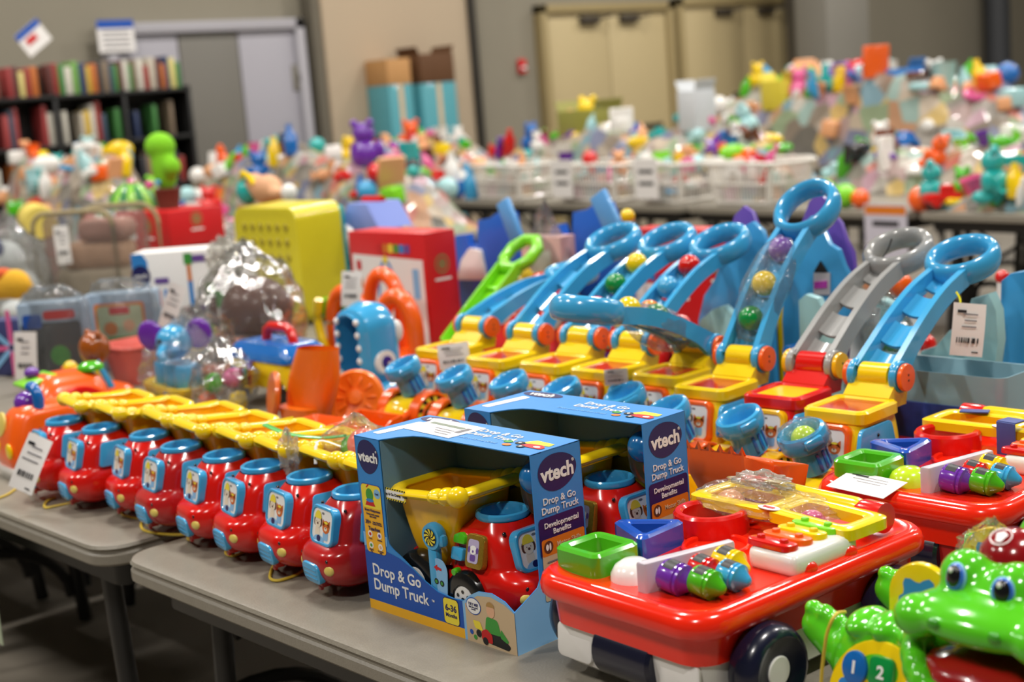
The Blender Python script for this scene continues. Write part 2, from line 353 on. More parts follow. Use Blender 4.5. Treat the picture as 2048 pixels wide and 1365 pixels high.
def make_truck():
    t = thing('toy_dump_truck', 'x', 'toy truck')
    cab = [(.02, .045, -.06, .075, .03), (.03, .058, -.078, .08, .04), (.046, .066, -.091, .083, .045), (.064, .067, -.094, .083, .045), (.08, .065, -.09, .083, .042), (.0895, .061, -.077, .082, .036),
           (.096, .0575, -.064, .08, .03), (.106, .0565, -.0605, .079, .028), (.128, .055, -.056, .074, .03), (.143, .052, -.049, .066, .034), (.154, .045, -.043, .053, .036), (.161, .04, -.038, .044, .036)]
    cb = obj('cab', B().loft(cab, 30, 8, True, False), RED, t)
    for s in (-1, 1): obj('screw_hole', B().ell((0, 0, 0), (.0035, .002, .0035), 10, 6), BLK, cb, T(s*.043, -.0865, .073)); obj('screw_hole', B().ell((0, 0, 0), (.0035, .0028, .0035), 10, 6), BLK, cb, T(s*.04, -.041, .149))
    rg = obj('roof_ring', B().lathe([(.031, -.012), (.036, -.006), (.041, 0), (.0425, .004), (.041, .009), (.0375, .011), (.034, .009), (.032, .003), (.0305, -.008)], 36, None, False, False), BLUE, t, T(0, .004, .161))
    obj('funnel', B().lathe([(.033, 0.002), (.028, -.02), (.024, -.024), (.001, -.024)], 28, None, False, False), DBLUE, rg)
    sl = rad(0)
    Mf = T(0, -.0615, .121) @ RX(90-12)
    ws = obj('windshield_frame', B().ringplate(rrect(.079, .066, .016, 5), rrect(.066, .053, .012, 5), -.008, .0065, .002), BLUE, t, Mf)
    obj('windshield_picture', dog_fox(B(), .068, .055), PRN, ws, T(0, 0, .0045))
    Ms = T(.058, .012, .121) @ RY(90-14) @ RZ(90)
    obj('side_window', B().prism(side_poly([(-.042, -.026), (.046, -.026), (.046, .012), (.026, .026), (-.03, .026)]), -.006, .0035, .0015), BLUE, t, Ms)
    obj('window_screw', B().ell((0, 0, 0), .003, 8, 6), GRY, t, T(.0535, .028, .143))
    # right-hand side: picture button, light panel, slide switch
    Mr = T(-.0605, 0, .12) @ RY(-90+14) @ RZ(-90)
    pn = obj('light_panel', B().prism(rrect(.04, .052, .008, 4), -.006, .0045, .002), P_GOLD, t, Mr @ T(-.002, 0, 0))
    b = B(); b.m(0).face(rrect(.024, .036, .005, 3), 0); b.m(1).face(circ(.008, 14, .007), .0003, T(0, .002, 0)); b.m(2).face(circ(.003, 8, .005), .0004, T(-.009, .002, 0)).face(circ(.003, 8, .005), .0004, T(.009, .002, 0)).face(rrect(.012, .01, .003, 3), .0003, T(0, -.01, 0)); b.face(circ(.002, 8), .0006, T(0, .0, 0))
    obj('panel_print', b, [mat('print_lilac', 'b9aed0', .4), P_WHT, P_VIO], pn, T(-.002, 0, .005))
    obj('picture_button', B().prism(rpoly([(-.012, -.008), (.014, -.008), (.014, .004), (.004, .011), (-.012, .004)], .004), -.005, .006, .002), GRN, t, Mr @ T(-.04, .014, -.001))
    obj('picture_button', B().prism(rrect(.026, .02, .004), -.005, .006, .002), BLUE, t, Mr @ T(-.041, -.01, -.001))
    obj('slide_switch', B().lathe([(.005, 0), (.006, .006), (.005, .012), (.001, .012)], 14), GRN, t, T(-.064, .042, .084) @ RY(-90))
    for s in (-1, 1):
        obj('headlight', B().ell((0, 0, 0), (.0115, .005, .0095), 14, 8), CREAM, t, T(s*.044, -.0845, .058) @ RZ(s*20))
    g = B().prism(rrect(.058, .036, .012, 4), -.004, .007, .003)
    for k in (-1, 0, 1): g.box((0, k*.008, .0065), (.044, .003, .003), .001)
    obj('bumper', g, BLUE, t, T(0, -.0895, .048) @ RX(90+8))
    hk = obj('cord_hook', B().box((0, 0, 0), (.016, .02, .012), .003).box((0, -.008, -.006), (.012, .006, .008), .002), RED, t, T(0, -.072, .024))
    for s in (-1, 1):
        wheel('front_wheel', t, T(s*.063, .022, .044) @ RY(90*s), .044, .03)
        wheel('rear_wheel', t, T(s*.058, .14, .049) @ RY(90*s), .049, .034)
    obj('chassis', B().box((0, .085, .05), (.09, .15, .035), .01).box((0, .16, .075), (.08, .06, .03), .01), RED, t)
    # hopper
    bed = B(); oz = [(.075, .042, .088, .155, .014), (.1, .052, .07, .168, .016), (.15, .06, .05, .18, .018), (.186, .064, .042, .186, .02)]
    iz = [(.19, .06, .047, .181, .018), (.15, .055, .056, .174, .016), (.105, .045, .078, .16, .014)]
    ro = [[(x, y+(a+c)/2, z) for x, y in rrect(2*hw, c-a, r, 5)] for z, hw, a, c, r in cat(oz, 10)+iz]
    bed.grid(ro); hop = obj('hopper', bed, DYEL, t)
    R = []; P = rrect(.136, .156, .03, 7); n = len(P)
    for x, y in P:
        fr = max(0, min(1, (.03-y)/.1)); R.append((x*(1+.06*fr), y+.113-.012*fr, .193+.012*fr+.004*cos(y*60)))
    obj('hopper_rim', B().tube(R, [.012+.002*max(0, -y/.08) for x, y in P], 12, True, .6), YEL, hop)
    for s in (-1, 1):
        for k in range(3): obj('rim_knuckle', B().ell((0, 0, 0), (.018, (.018, .016, .014)[k], (.0165, .0145, .012)[k]), 14, 10), YEL, hop, T(s*.066, .028+.025*k, .202-.003*k))
    obj('hopper_lip', B().box((0, 0, 0), (.118, .03, .008), .004, 3), YEL, hop, T(0, .032, .203) @ RX(-10))
    b = B(); b.m(0).face(rrect(.052, .02, .003, 3), 0); b.m(1)
    for k in range(9): b.face([(-.025+k*.006, .0075), (-.022+k*.006, .0075), (-.0205+k*.006, .0098), (-.0235+k*.006, .0098)], .0004).face([(-.025+k*.006, -.0098), (-.022+k*.006, -.0098), (-.0205+k*.006, -.0075), (-.0235+k*.006, -.0075)], .0004)
    b.m(2).face(rrect(.046, .013, .003, 3), .0003)
    pl = obj('name_plate', b, [P_LEM, P_BLK, P_WHT], hop, T(-.0795, .165, .188) @ RY(-90) @ RZ(-90))
    text('Drop & Go Dump Truck', .0062, P_BLK, hop, T(-.0802, .165, .188) @ RY(-90) @ RZ(-90), .01)
    # tipping lever on the right-hand side
    lv = obj('lever_arm', B().box((0, 0, .06), (.014, .022, .1), .005).lathe([(.001, -.008), (.02, -.008), (.022, -.003), (.022, .004), (.019, .009), (.001, .009)], 24, T(0, -.002, .122) @ RY(90)).box((0, -.02, .118), (.014, .018, .02), .006).lathe([(.001, -.008), (.014, -.008), (.016, 0), (.014, .008), (.001, .008)], 18, T(0, 0, .012) @ RY(90)), BLUE, t, T(-.074, .085, .012))
    b = B(); b.m(0).face(circ(.014, 24), 0); b.m(1)
    for k in range(9):
        a = 2*PI*k/9; b.face([(.002*cos(a), .002*sin(a)), (.0075*cos(a+.2), .0075*sin(a+.2)), (.0135*cos(a+.6), .0135*sin(a+.6)), (.0135*cos(a+.95), .0135*sin(a+.95)), (.0075*cos(a+.6), .0075*sin(a+.6))], .0003)
    obj('spiral_disc', b, [P_BLK, P_LEM], lv, T(-.0093, -.002, .122) @ RY(-90))
    return t
TRUCK = make_truck(); MATS['toy_red_faded'] = DRED
TPOS = [(-3.068, 1.352, 0), (-2.902, 1.359, 1), (-2.736, 1.385, -1), (-2.575, 1.369, 2), (-2.419, 1.374, 0), (-2.277, 1.371, -1), (-2.132, 1.376, 1), (-1.975, 1.364, 2)]
TLAB = ['red toy dump truck with a white price tag, leftmost of the row', 'red toy dump truck second from the left, its blue side window in full view', 'red toy dump truck third from the left, nose above a curled yellow cord', 'darker red toy dump truck fourth from the left with its cord joined to the next',
        'red toy dump truck fifth from the left, between the dark red one and the sixth', 'red toy dump truck sixth from the left with a bag knot behind its blue ring', 'red toy dump truck second from the box, a white strap in its roof ring', 'darker red toy dump truck next to the blue display box']
for i, (x, y, rz) in enumerate(TPOS):
    M = T(x, y, TZ) @ RZ(rz-9)
    if i == 0: t = TRUCK; t.matrix_local = M; t['label'] = TLAB[0]; t['group'] = 'row of red toy dump trucks'
    else: t = dup(TRUCK, M, TLAB[i], 'row of red toy dump trucks', {'toy_red': 'toy_red_faded'} if i in (3, 7) else None)
    # pull cord lying on the table in front
CORD = mat('yellow_cord', 'd6b93c', .5)
def cord(pts, label, r=.0028):
    P = [tuple(p) for p in pts]; o = obj('pull_cord', B().tube(cat(P, 40), r, 7), CORD); tag(o, label, 'cord', 'yellow pull cords'); return o
def gl(px, py, z=.003): return pz(px, py, z)
def hookp(i): x, y, rz = TPOS[i]; q = RZ(rz-9) @ VV((0, -.08, 0)); return VV((x+q.x, y+q.y, TZ+.018))
cd_ = [(0, [(40, 975), (10, 992), (-60, 1015)]), (1, [(150, 1005), (115, 1012), (90, 1016), (93, 1004), (110, 996)]), (2, [(238, 1012), (246, 1030), (275, 1037), (291, 1036)]), (3, [(286, 1042), (283, 1056), (300, 1065), (345, 1070), (382, 1069)]), (4, [(376, 1078), (384, 1060)]),
       (5, [(456, 1095), (452, 1108), (470, 1112), (500, 1098)]), (6, [(545, 1135), (540, 1156), (556, 1162), (590, 1152), (610, 1138)]), (7, [(660, 1156), (645, 1163), (650, 1168), (668, 1152)])]
for i, P in cd_:
    cord([hookp(i)]+[gl(*q) for q in P], 'yellow pull cord of the %s red truck from the left, lying on the table' % ['first', 'second', 'third', 'fourth', 'fifth', 'sixth', 'seventh', 'eighth'][i])
# ------------------------------------------------------------------ display boxes with a window
BW, BD, BH = .352, .158, .29
def card(poly, m, parent, M, name, th=.0016): return obj(name, B().prism(poly, 0, th), m, parent, M)
MFRONT = RX(90)                      # xy -> xz, normal -y
MRIGHT = RZ(90) @ RX(90)             # xy -> yz, normal +x
def make_box(lbl):
    t = thing('display_box', lbl, 'toy box')
    fp = [(0, 0), (BW, 0), (BW, .066), (BW-.02, .079), (BW-.048, .086), (BW-.078, .083), (BW-.1, .072), (BW-.112, .062), (.215, .06), (.18, .063), (.15, .074), (.12, .09), (.095, .103), (.075, .112), (.066, .119), (.063, .13), (.063, BH), (0, BH)]
    F = card(fp, P_BLUE, t, T(0, .0016, 0) @ MFRONT, 'front_panel')
    E1 = T(0, 0, .0021); E2 = T(0, 0, .0026)
    def fpr(poly, m, name='print_block', k=1): return obj(name, B().face(poly), m, F, T(0, 0, .0016+.0004*k))
    fpr([(0, .016), (.236, .016), (.236, .06), (.215, .059), (.18, .062), (.15, .073), (.12, .089), (.09, .1), (.055, .106), (.02, .104), (0, .098)], P_DBL, 'blue_wave')
    fpr([(0, 0), (.236, 0), (.236, .016), (0, .016)], P_YEL, 'yellow_strip')
    fpr([(0, .106), (.02, .112), (.06, .114), (.062, .13), (0, .13)], P_LBL, 'pale_band')
    fpr([(.236, 0), (BW, 0), (BW, .066), (BW-.02, .079), (BW-.048, .086), (BW-.078, .083), (BW-.1, .072), (BW-.112, .062), (.236, .06)], P_LBL, 'photo_border')
    b = B(); b.m(0).face([(.242, 0), (BW, 0), (BW, .064), (BW-.02, .074), (BW-.05, .08), (BW-.08, .076), (.242, .058)], 0)
    b.m(1).face([(.3+x, .058+y) for x, y in circ(.009, 16, .011)], .0006); b.m(8).face([(.3+x, .064+y) for x, y in [(.009*cos(PI*i/8), .008*sin(PI*i/8)) for i in range(9)]], .0008)
    b.m(2).face(rpoly([(.284, .022), (.32, .022), (.314, .046), (.289, .048)], .006), .0004); b.face(rpoly([(.318, .02), (.333, .014), (.336, .018), (.32, .034)], .003), .0005)
    b.m(3).face(rpoly([(.29, .006), (.335, .003), (.34, .01), (.318, .024), (.29, .022)], .005), .0003)
    b.m(4).face(rpoly([(.276, .008), (.3, .006), (.3, .02), (.288, .028), (.276, .022)], .004), .0007); b.m(5).face(rpoly([(.262, .024), (.28, .022), (.274, .036), (.258, .036)], .003), .0006)
    b.m(3).face([(.27+x, .017+y) for x, y in circ(.006, 12)], .0008).face([(.284+x, .008+y) for x, y in circ(.006, 12)], .0009)
    b.m(6).face([(.253+x, .016+y) for x, y in circ(.004, 12)], .0005); b.m(7).face([(.261+x, .009+y) for x, y in circ(.004, 12)], .0005)
    b.m(9).face([(.262+x, .058+y) for x, y in circ(.0165, 22, .0135)], .0005); b.m(10).face([(.262+x, .058+y) for x, y in circ(.0152, 22, .0122)], .0007)
    obj('photo_print', b, [P_TAN, P_SKIN, P_GRN, P_BLK, P_RED, P_LEM, P_DBL, P_GRN, mat('print_blond', 'b08a50', .5), P_DBL, P_WHT], F, T(0, 0, .0024))
    text('TRY ME!', .0062, P_NAVY, F, T(.262, .0605, .0034)); text('Slide the green\nswitch!', .0034, P_NAVY, F, T(.262, .0545, .0034), .005)
    text('Drop & Go\nDump Truck', .0265, P_WHT, F, T(.016, .0565, .0025), .016, align='LEFT'); text('™', .008, P_WHT, F, T(.166, .044, .0025))
    b = B(); b.m(0).face(rrect(.037, .043, .007), 0); b.m(1).face(rrect(.0345, .0405, .006), .0003); fpx = obj('age_badge', b, [P_NAVY, P_LEM], F, T(.208, .0375, .0024))
    text('6-36', .0145, P_NAVY, F, T(.208, .0425, .003), .02); text('Months', .0088, P_NAVY, F, T(.208, .031, .003), .015)
    def logo(par, M, rx, ry, s):
        P = [(rx*cos(2*PI*i/30)*(1+.08*sin(2*PI*i/30)), ry*sin(2*PI*i/30)*(1-.1*cos(2*PI*i/30))) for i in range(30)]
        o = obj('brand_oval', B().face(P), P_NAVY, par, M @ T(0, 0, .0004)); text('vtech', s, P_WHT, par, M @ T(0, -.001, .0008), .03); text('®', s*.22, P_WHT, par, M @ T(rx*.82, ry*.38, .0008), .0)
    logo(F, T(.0325, .258, .0016), .027, .028, .0225)
    b = B(); b.m(0).face(rrect(.052, .116, .007), 0); b.m(1).face(rrect(.05, .114, .0065), .0003); b.m(2).face([(x, y+.037) for x, y in rrect(.05, .038, .006)], .0005)
    b.m(3).face([(x-.004, y+.04) for x, y in circ(.0095, 18, .011)], .0007); b.m(4).face([(x-.004, y+.026) for x, y in [(-.013, -.004), (.013, -.004), (.009, .003), (-.009, .003)]], .0008); b.m(5).face([(x-.004, y+.031) for x, y in circ(.01, 14, .003)], .0009)
    b.m(6).face([(x+.016, y+.044) for x, y in circ(.0085, 14, .008)], .0007); b.m(7).face([(x-.012, y+.052) for x, y in rpoly([(0, 0), (.003, .0), (.008, .004), (.006, .006)], .001)], .0008)
    for k, (x, y) in enumerate(((-.012, -.026), (.012, -.026), (-.012, -.045), (.012, -.045))): b.m(8).face([(x+a, y+c) for a, c in circ(.0058, 14)], .0006); b.m([7, 9, 3, 10][k]).face([(x+a, y+c) for a, c in circ(.003, 10)], .0009)
    obj('feature_panel', b, [P_DBL, P_YEL, P_LEM, P_GRN, P_RED, P_BLUE, P_LBL, P_RED, P_WHT, P_VIO, P_SKIN], F, T(.0315, .155, .002))
    for s_, z_, q in (('Smart Responses', .0058, .0145), ('Dump truck counts\nthe rocks!', .0042, .006), ('30+', .0092, -.006), ('Teaches', .0092, -.0165)):
        text(s_, z_, P_NAVY, F, T(.0315-(.014 if s_ == '30+' else 0), .155+q, .0032), .012)
    text('Songs, Melodies,\nSounds & Phrases', .0034, P_NAVY, F, T(.041, .149, .0032), .008)
    text('One!', .0042, P_NAVY, F, T(.0475, .199, .0036))
    for s_, x, y in (('Colors', -.012, -.0335), ('Numbers', .012, -.0335), ('Imitative\nPlay', -.012, -.0535), ('Fine Motor\nSkills', .012, -.0535)): text(s_, .0032, P_NAVY, F, T(.0315+x, .155+y, .0032), .005)
    # right-hand panel
    rp = [(0, 0), (BD, 0), (BD, BH), (.055, BH), (.055, .1), (.05, .09), (.03, .08), (0, .066)]
    Rr = card(rp, P_BLUE, t, T(BW-.0016, 0, 0) @ MRIGHT, 'side_panel')
    obj('pale_band', B().face([(0, 0), (BD, 0), (BD, .1), (.055, .1), (.05, .09), (.03, .08), (0, .066)], .0019), P_LBL, Rr)
    logo(Rr, T(.107, .254, .0017), .04, .028, .031)
    text('Drop & Go\nDump Truck', .0148, P_WHT, Rr, T(.107, .2065, .0024), .012)
    obj('navy_block', B().face(rrect(.094, .06, .006)), P_NAVY, Rr, T(.1075, .16, .0022)); text('Developmental\nBenefits', .0118, P_WHT, Rr, T(.1075, .1715, .0028), .014)
    obj('orange_block', B().face(rrect(.09, .026, .004)), P_ORG, Rr, T(.1085, .1445, .0026)); text('Motor Skills', .0105, P_TAN, Rr, T(.12, .145, .003), .01)
    b = B(); b.m(0).face(circ(.0095, 16), 0); b.m(1).face([(x-.003, y) for x, y in circ(.003, 10, .005)], .0003).face([(x+.003, y) for x, y in circ(.002, 10, .006)], .0003); obj('skills_icon', b, [P_BRN, P_WHT], Rr, T(.077, .145, .003))
    obj('tan_block', B().face(rrect(.09, .074, .004)), P_TAN, Rr, T(.1085, .1, .0025))
    for k in range(6): obj('printed_line', B().face(rrect(.07-.008*(k % 3), .0022, .001)), GINK, Rr, T(.107, .122-.009*k, .003))
    # top, back, left, floor, inner lining
    tp = [(0, 0), (.063, 0), (.068, .01), (.078, .03), (.094, .046), (.115, .052), (BW, .055), (BW, BD), (0, BD)]
    Tp = card(tp, P_BLUE, t, T(0, 0, BH-.0016), 'top_panel')
    text('Drop & Go\nDump Truck', .021, P_WHT, Tp, T(.216, .115, .0022), .012); text('Drop and go for lots of fun!', .0095, P_LBL, Tp, T(.2, .079, .0022), .004)
    b = B(); b.m(0).face([(-.03, .0), (-.012, .022), (.028, .018), (.03, .004)], 0); b.m(1).face(rpoly([(-.018, -.014), (-.012, .002), (.018, .004), (.032, -.006), (.03, -.016)], .005), .0003); b.m(2).face([(x-.026, y-.002) for x, y in circ(.009, 12, .007)], .0006).face([(x-.01, y-.017) for x, y in circ(.008, 12, .006)], .0006); b.m(3).face([(x-.05, y-.004) for x, y in circ(.009, 12, .006)], .0004); b.m(4).face([(x-.038, y-.019) for x, y in circ(.009, 12, .006)], .0004); b.m(5).face([(x+.016, y-.008) for x, y in circ(.007, 10, .004)], .0007); b.m(5).face([(x-.026, y-.002) for x, y in circ(.003, 8)], .0009).face([(x-.01, y-.017) for x, y in circ(.003, 8)], .0009)
    obj('truck_print', b, [P_LEM, P_RED, P_BLK, P_GRN, P_ORG, P_WHT], Tp, T(.312, .1, .0021))
    obj('brand_oval', B().face(circ(.046, 26, .016)), P_NAVY, Tp, T(.052, .138, .0021)); text('vtech', .026, P_WHT, Tp, T(.052, .137, .0026), .025)
    obj('bar_code_strip', B().face(rrect(.02, .09, .004)), P_WHT, Tp, T(.03, .07, .0021) @ RZ(-8))
    card([(0, 0), (BD, 0), (BD, BH), (0, BH)], P_BLUE, t, MRIGHT, 'end_panel')
    bk = card([(0, 0), (BW, 0), (BW, BH), (0, BH)], P_KRAFT, t, T(0, BD, 0) @ MFRONT, 'back_panel')
    obj('back_print', B().face([(.1, .16), (BW-.01, .24), (BW-.01, .1), (.1, .09)]), mat('print_olive_yellow', 'a99a22', .5), bk, T(0, 0, .0022))
    card([(0, 0), (BW, 0), (BW, BD), (0, BD)], P_KRAFT, t, T(0, 0, 0), 'bottom_panel')
    card([(0, 0), (BD-.004, 0), (BD-.004, BH-.004), (0, BH-.004)], P_KRAFT, t, T(.0635, .002, .001) @ MRIGHT, 'inner_wall')
    o = obj('tray', B().box((BW/2+.03, .085, .008), (BW-.075, .13, .011), .003), P_DBL, t)
    # try-me hang card leaning in the window
    b = B(); b.m(0).prism(rpoly([(-.019, -.03), (.019, -.03), (.019, .02), (.01, .034), (-.01, .034), (-.019, .02)], .008), 0, .0012); hc = obj('lever_card', b, [P_LBL], t, T(.181, .004, .082) @ MFRONT @ RZ(-6))
    b = B(); b.m(0).face([(-.012, .018), (-.004, .024), (-.004, .021), (.006, .02), (.006, .016), (-.004, .016), (-.004, .013)], 0); b.m(1).face([(x-.006, y-.004) for x, y in circ(.005, 12)], 0).face([(x+.007, y-.004) for x, y in circ(.005, 12)], 0); b.m(2).face([(x-.006, y-.004) for x, y in circ(.003, 8)], .0003).face([(x+.007, y-.004) for x, y in circ(.003, 8)], .0003)
    obj('card_print', b, [P_RED, P_BLK, P_GRN], hc, T(0, 0, .0016))
    return t
BX1 = (-1.876, 1.306); BX2 = (-1.862, 1.527)
BOX1 = make_box('blue display box with a barcode sticker on top, nearest the table edge'); BOX1.matrix_local = T(BX1[0], BX1[1], TZ) @ RZ(.8); BOX1['group'] = 'boxed dump trucks'
BOX2 = dup(BOX1, T(BX2[0], BX2[1], TZ) @ RZ(1.5), 'blue display box standing behind the other, a dark oval logo on its lid', 'boxed dump trucks')
BALLB = plastic('ball_dark_blue', '1c6fae'); BLISTER = film('clear_blister', 'ffffff', .02, 5, .05)
for k, (bx, w) in enumerate(((BX1, 'front'), (BX2, 'rear'))):
    dup(TRUCK, T(bx[0]+.252, bx[1]+.087, TZ+.0145) @ RZ(90.8), 'red and yellow toy dump truck packed inside the %s blue display box' % w, 'boxed dump trucks inside')
    for j, (m, x, z, c) in enumerate(((BALLB, .318, .248, 'dark blue'), (ORG, .327, .206, 'orange'))):
        o = obj('toy_ball', B().ell((0, 0, 0), .0255, 22, 14), m, None, T(bx[0]+x-.006*j, bx[1]+.098+.03*j, TZ+z-.006)); tag(o, '%s plastic ball in the upper corner of the %s display box' % (c, w), 'ball', 'boxed toy balls')
    o = obj('clear_blister', B().ell((0, 0, 0), (.03, .03, .05), 20, 12), BLISTER, None, T(bx[0]+.31, bx[1]+.112, TZ+.226)); tag(o, 'clear plastic blister holding balls in the %s display box' % w, 'packaging', 'ball blisters')
# barcode sticker on the front box
def ticket(parent, w, h, seed, M, big=True, bars=True):
    R = random.Random(seed)
    if bars:
        b = B(); x = -w*.36
        while x < w*.36: q = R.choice((.004, .006, .009))*w/.06*.5; b.box((x, -h*.22, .0006), (q, h*.11, .0003)); x += q+R.choice((.003, .005))*w/.06*.6
        obj('bar_code', b, INK, parent, M)
    for k in range(3):
        obj('printed_line', B().box((R.uniform(-.06, .06)*w, h*(.32-.13*k), .0006), (w*R.uniform(.4, .75), h*.025, .0003)), GINK, parent, M)
    obj('printed_block', B().box((-w*.26, h*.37, .0006), (w*.3, h*.06, .0003)), INK, parent, M)
st = thing('barcode_sticker', 'white barcode sticker on the lid of the front blue box', 'sticker', T(BX1[0]+.1, BX1[1]+.105, TZ+BH+.0004) @ RZ(-3))
obj('sheet', B().box((0, 0, .0003), (.125, .075, .0006)), PAPER, st); obj('grey_bar', B().box((-.008, .014, .0008), (.085, .009, .0004)), mat('sage_ink', '7f8a7c', .6), st)
for k in range(3): obj('printed_line', B().box((.01+.008*k, -.005-.01*k, .0008), (.05-.008*k, .0025, .0004)), GINK, st)
obj('bar_code', B().box((.045, .005, .0008), (.012, .028, .0004)), GINK, st)
# ------------------------------------------------------------------ red activity wagon (front edge at -y, origin on the table under the middle)
CL, CW, CZ = .5, .338, .155
def make_wagon(lbl, body, cray=True):
    t = thing('activity_wagon', lbl, 'toy wagon')
    hl, hw = CL/2, CW/2
    # white (or red) lower tub
    low = B(); rows = []
    for z, dx, r in ((.018, .04, .03), (.026, .03, .035), (.06, .026, .035), (.1, .023, .035)): rows.append([(x, y, z) for x, y in rrect(CW-2*dx, CL-2*dx, r, 6)])
    tub = obj('lower_tub', low.grid(rows), body, t)
    for s in (-1, 1): obj('recess_panel', B().prism(rrect(.07, .05, .01), 0, .004, .002), body, tub, T(s*.1, -CL/2+.029, .055) @ RX(90-4))
    # red upper tray with overhanging rounded rim
    up = B(); rows = []
    for z, dx, r in ((.078, .028, .04), (.08, .02, .042), (.12, .016, .047), (.121, .004, .054), (.125, .001, .055), (.136, 0, .056), (.147, .003, .055), (.153, .01, .05), (.155, .02, .045), (.151, .03, .04), (.149, .036, .04)):
        rows.append([(x, y, z) for x, y in rrect(CW-2*dx, CL-2*dx, r, 7)])
    tray = obj('upper_tray', up.grid(rows), BRED, t)
    for s in (-1, 1): obj('rim_bump', B().ell((0, 0, 0), (.016, .016, .013), 14, 8), BRED, tray, T(hw-.028, -.015+.085*(s > 0), .155))
    for i, (x, y) in enumerate(((-.03, -.235), (.0, -.235))): pass
    # roller and wheels
    obj('front_roller', B().lathe([(.02, -.055), (.036, -.055), (.04, -.05), (.04, .05), (.036, .055), (.02, .055)], 28, T(0, -hl+.052, .058) @ RY(90)), NAVY, t)
    for sx in (-1, 1):
        for sy in (-1, 1):
            w = obj('wheel', B().lathe([(.02, -.024), (.045, -.024), (.056, -.018), (.061, -.006), (.061, .008), (.055, .02), (.047, .024), (.043, .021), (.018, .017), (.002, .017)], 36, None), NAVY, t, T(sx*(hw+.002), sy*(hl-.115), .061) @ RY(90*sx))
            obj('hub_cap', B().lathe([(.02, .015), (.0205, .0185), (.019, .0198), (.001, .0202)], 26), WHT, w)
    # shape frames standing in the tray
    def frame(name, po, pi, h, m, M, pad): 
        o = obj(name, B().ringplate(po, pi, -.004, h, .004), m, t, M); obj('pad', B().face(pi, .004), pad, o); return o
    SAND = mat('corrugated_kraft', 'c4ab80', .6, .25, 90)
    frame('square_frame', rrect(.088, .088, .014, 4), rrect(.056, .056, .006, 4), .032, GRN, T(-.105, -.165, .15) @ RZ(0), SAND)
    tri = [(-.05, -.036), (.05, -.036), (.012, .05)]
    frame('triangle_frame', rpoly([(-.058, -.04), (.056, -.04), (.004, .056)], .02, 4), rpoly([(-.03, -.022), (.03, -.022), (.002, .03)], .008, 4), .034, ROYAL, T(-.1, -.062, .15) @ RZ(-22), SAND)
    rf = frame('round_frame', circ(.056, 32), circ(.042, 32), .032, RED, T(-.088, .05, .15), SAND)
    obj('sticker_letters', B().box((-.004, 0, .0048), (.02, .008, .001)).box((.012, .004, .0048), (.006, .02, .001)), P_RED, rf)
    obj('empty_well', B().ringplate(circ(.05, 28), circ(.043, 28), -.004, .006, .002).m(0).face(circ(.044, 28), -.003), BRED, t, T(-.025, -.01, .15))
    obj('speaker_dome', B().lathe([(.033, -.004), (.032, .008), (.026, .018), (.015, .025), (.001, .027)], 24), WHT if body is WHT else LGRN, t, T(-.028, -.17, .15))
    pl = obj('logo_plate', B().prism(rrect(.062, .018, .009), 0, .002, .0007), P_WHT, t, T(-.012, -.11, .151) @ RZ(-6))
    b = B()
    for k, mm in enumerate((0, 1, 2, 3)): b.m(mm).face(circ(.004, 10), 0, T(-.005+.0095*k, 0, 0))
    obj('logo_dots', b, [P_RED, P_BLUE, P_GRN, P_RED], pl, T(0, 0, .0026)); obj('slide_knob', B().box((0, 0, .005), (.008, .012, .012), .003), P_WHT, pl, T(.004, -.008, 0))
    # crayon keys on a frosted holder
    FR = mat('frosted_plastic', 'd3cbd6', .35, .03, trans=.25)
    hold = obj('crayon_holder', B().prism(rpoly([(.012, -.205), (.03, -.205), (.06, -.062), (.045, -.058)], .004), .147, .19, .004), FR, t)
    for k, (x, y, m, q) in enumerate(((.064, -.176, PUR, .98), (.072, -.131, RED, .88), (.107, -.166, GRN, .9), (.115, -.125, BLUE, .85), (.08, -.091, YEL, .95))):
        c = obj('crayon_key', B().lathe([(.001, -.026), (.02, -.026), (.0222, -.023), (.0222, .0), (.02, .002), (.0222, .004), (.0222, .008), (.019, .0095), (.0165, .0105), (.0075, .025), (.005, .027), (.001, .0275)], 20, RY(90)), m, t, T(x, y, .168) @ RZ(4) @ SC(q, q, q) @ RY(8))
        obj('crayon_band', B().grid([[(x, .0224*sin(a), .0224*cos(a)) for a in [rad(-40+10*i) for i in range(9)]] for x in (-.02, -.011, -.003)], False, False, False), P_BLK, c)
    # piano keys
    kb = obj('key_base', B().box((0, 0, 0), (.088, .135, .034), .012, 3), WHT, t, T(.106, .022, .163))
    for k, m in enumerate((RED, ORG, YEL, LIME)):
        o = obj('piano_key', B().prism(rrect(.078, .029, .0135, 6), 0, .009, .003), m, kb, T(-.012, -.048+.031*k, .016) @ RX(-4))
        [obj('key_stud', B().lathe([(.006, .008), (.006, .012), (.005, .0135), (.001, .0135)], 14, T(sx*.02, 0, 0)), m, o) for sx in (-1, 1)]
    # folded yellow push handle with red hinge caps over the back
    hd = B(); po = rpoly([(-.165, -.07), (-.04, -.075), (.03, -.1), (.155, -.07), (.165, .03), (.02, .045), (-.02, .045), (-.165, .02)], .02, 5)
    h = obj('push_handle', B().ringplate(rpoly([(-.155, -.06), (-.155, .035), (0, .04), (0, -.052)][::-1], .02, 5), rpoly([(-.13, -.038), (-.13, .015), (-.022, .02), (-.022, -.03)][::-1], .012, 5), 0, .018, .003).ringplate(rpoly([(-.004, -.052), (-.004, .04), (.155, .035), (.155, -.06)][::-1], .02, 5), rpoly([(.02, -.03), (.02, .02), (.13, .012), (.13, -.038)][::-1], .012, 5), 0, .018, .003), YEL, t, T(.0, .125, .172) @ RZ(-2))
    obj('brand_badge', B().prism(circ(.02, 20, .009), 0, .001), P_WHT, h, T(.0, -.045, .018)); 
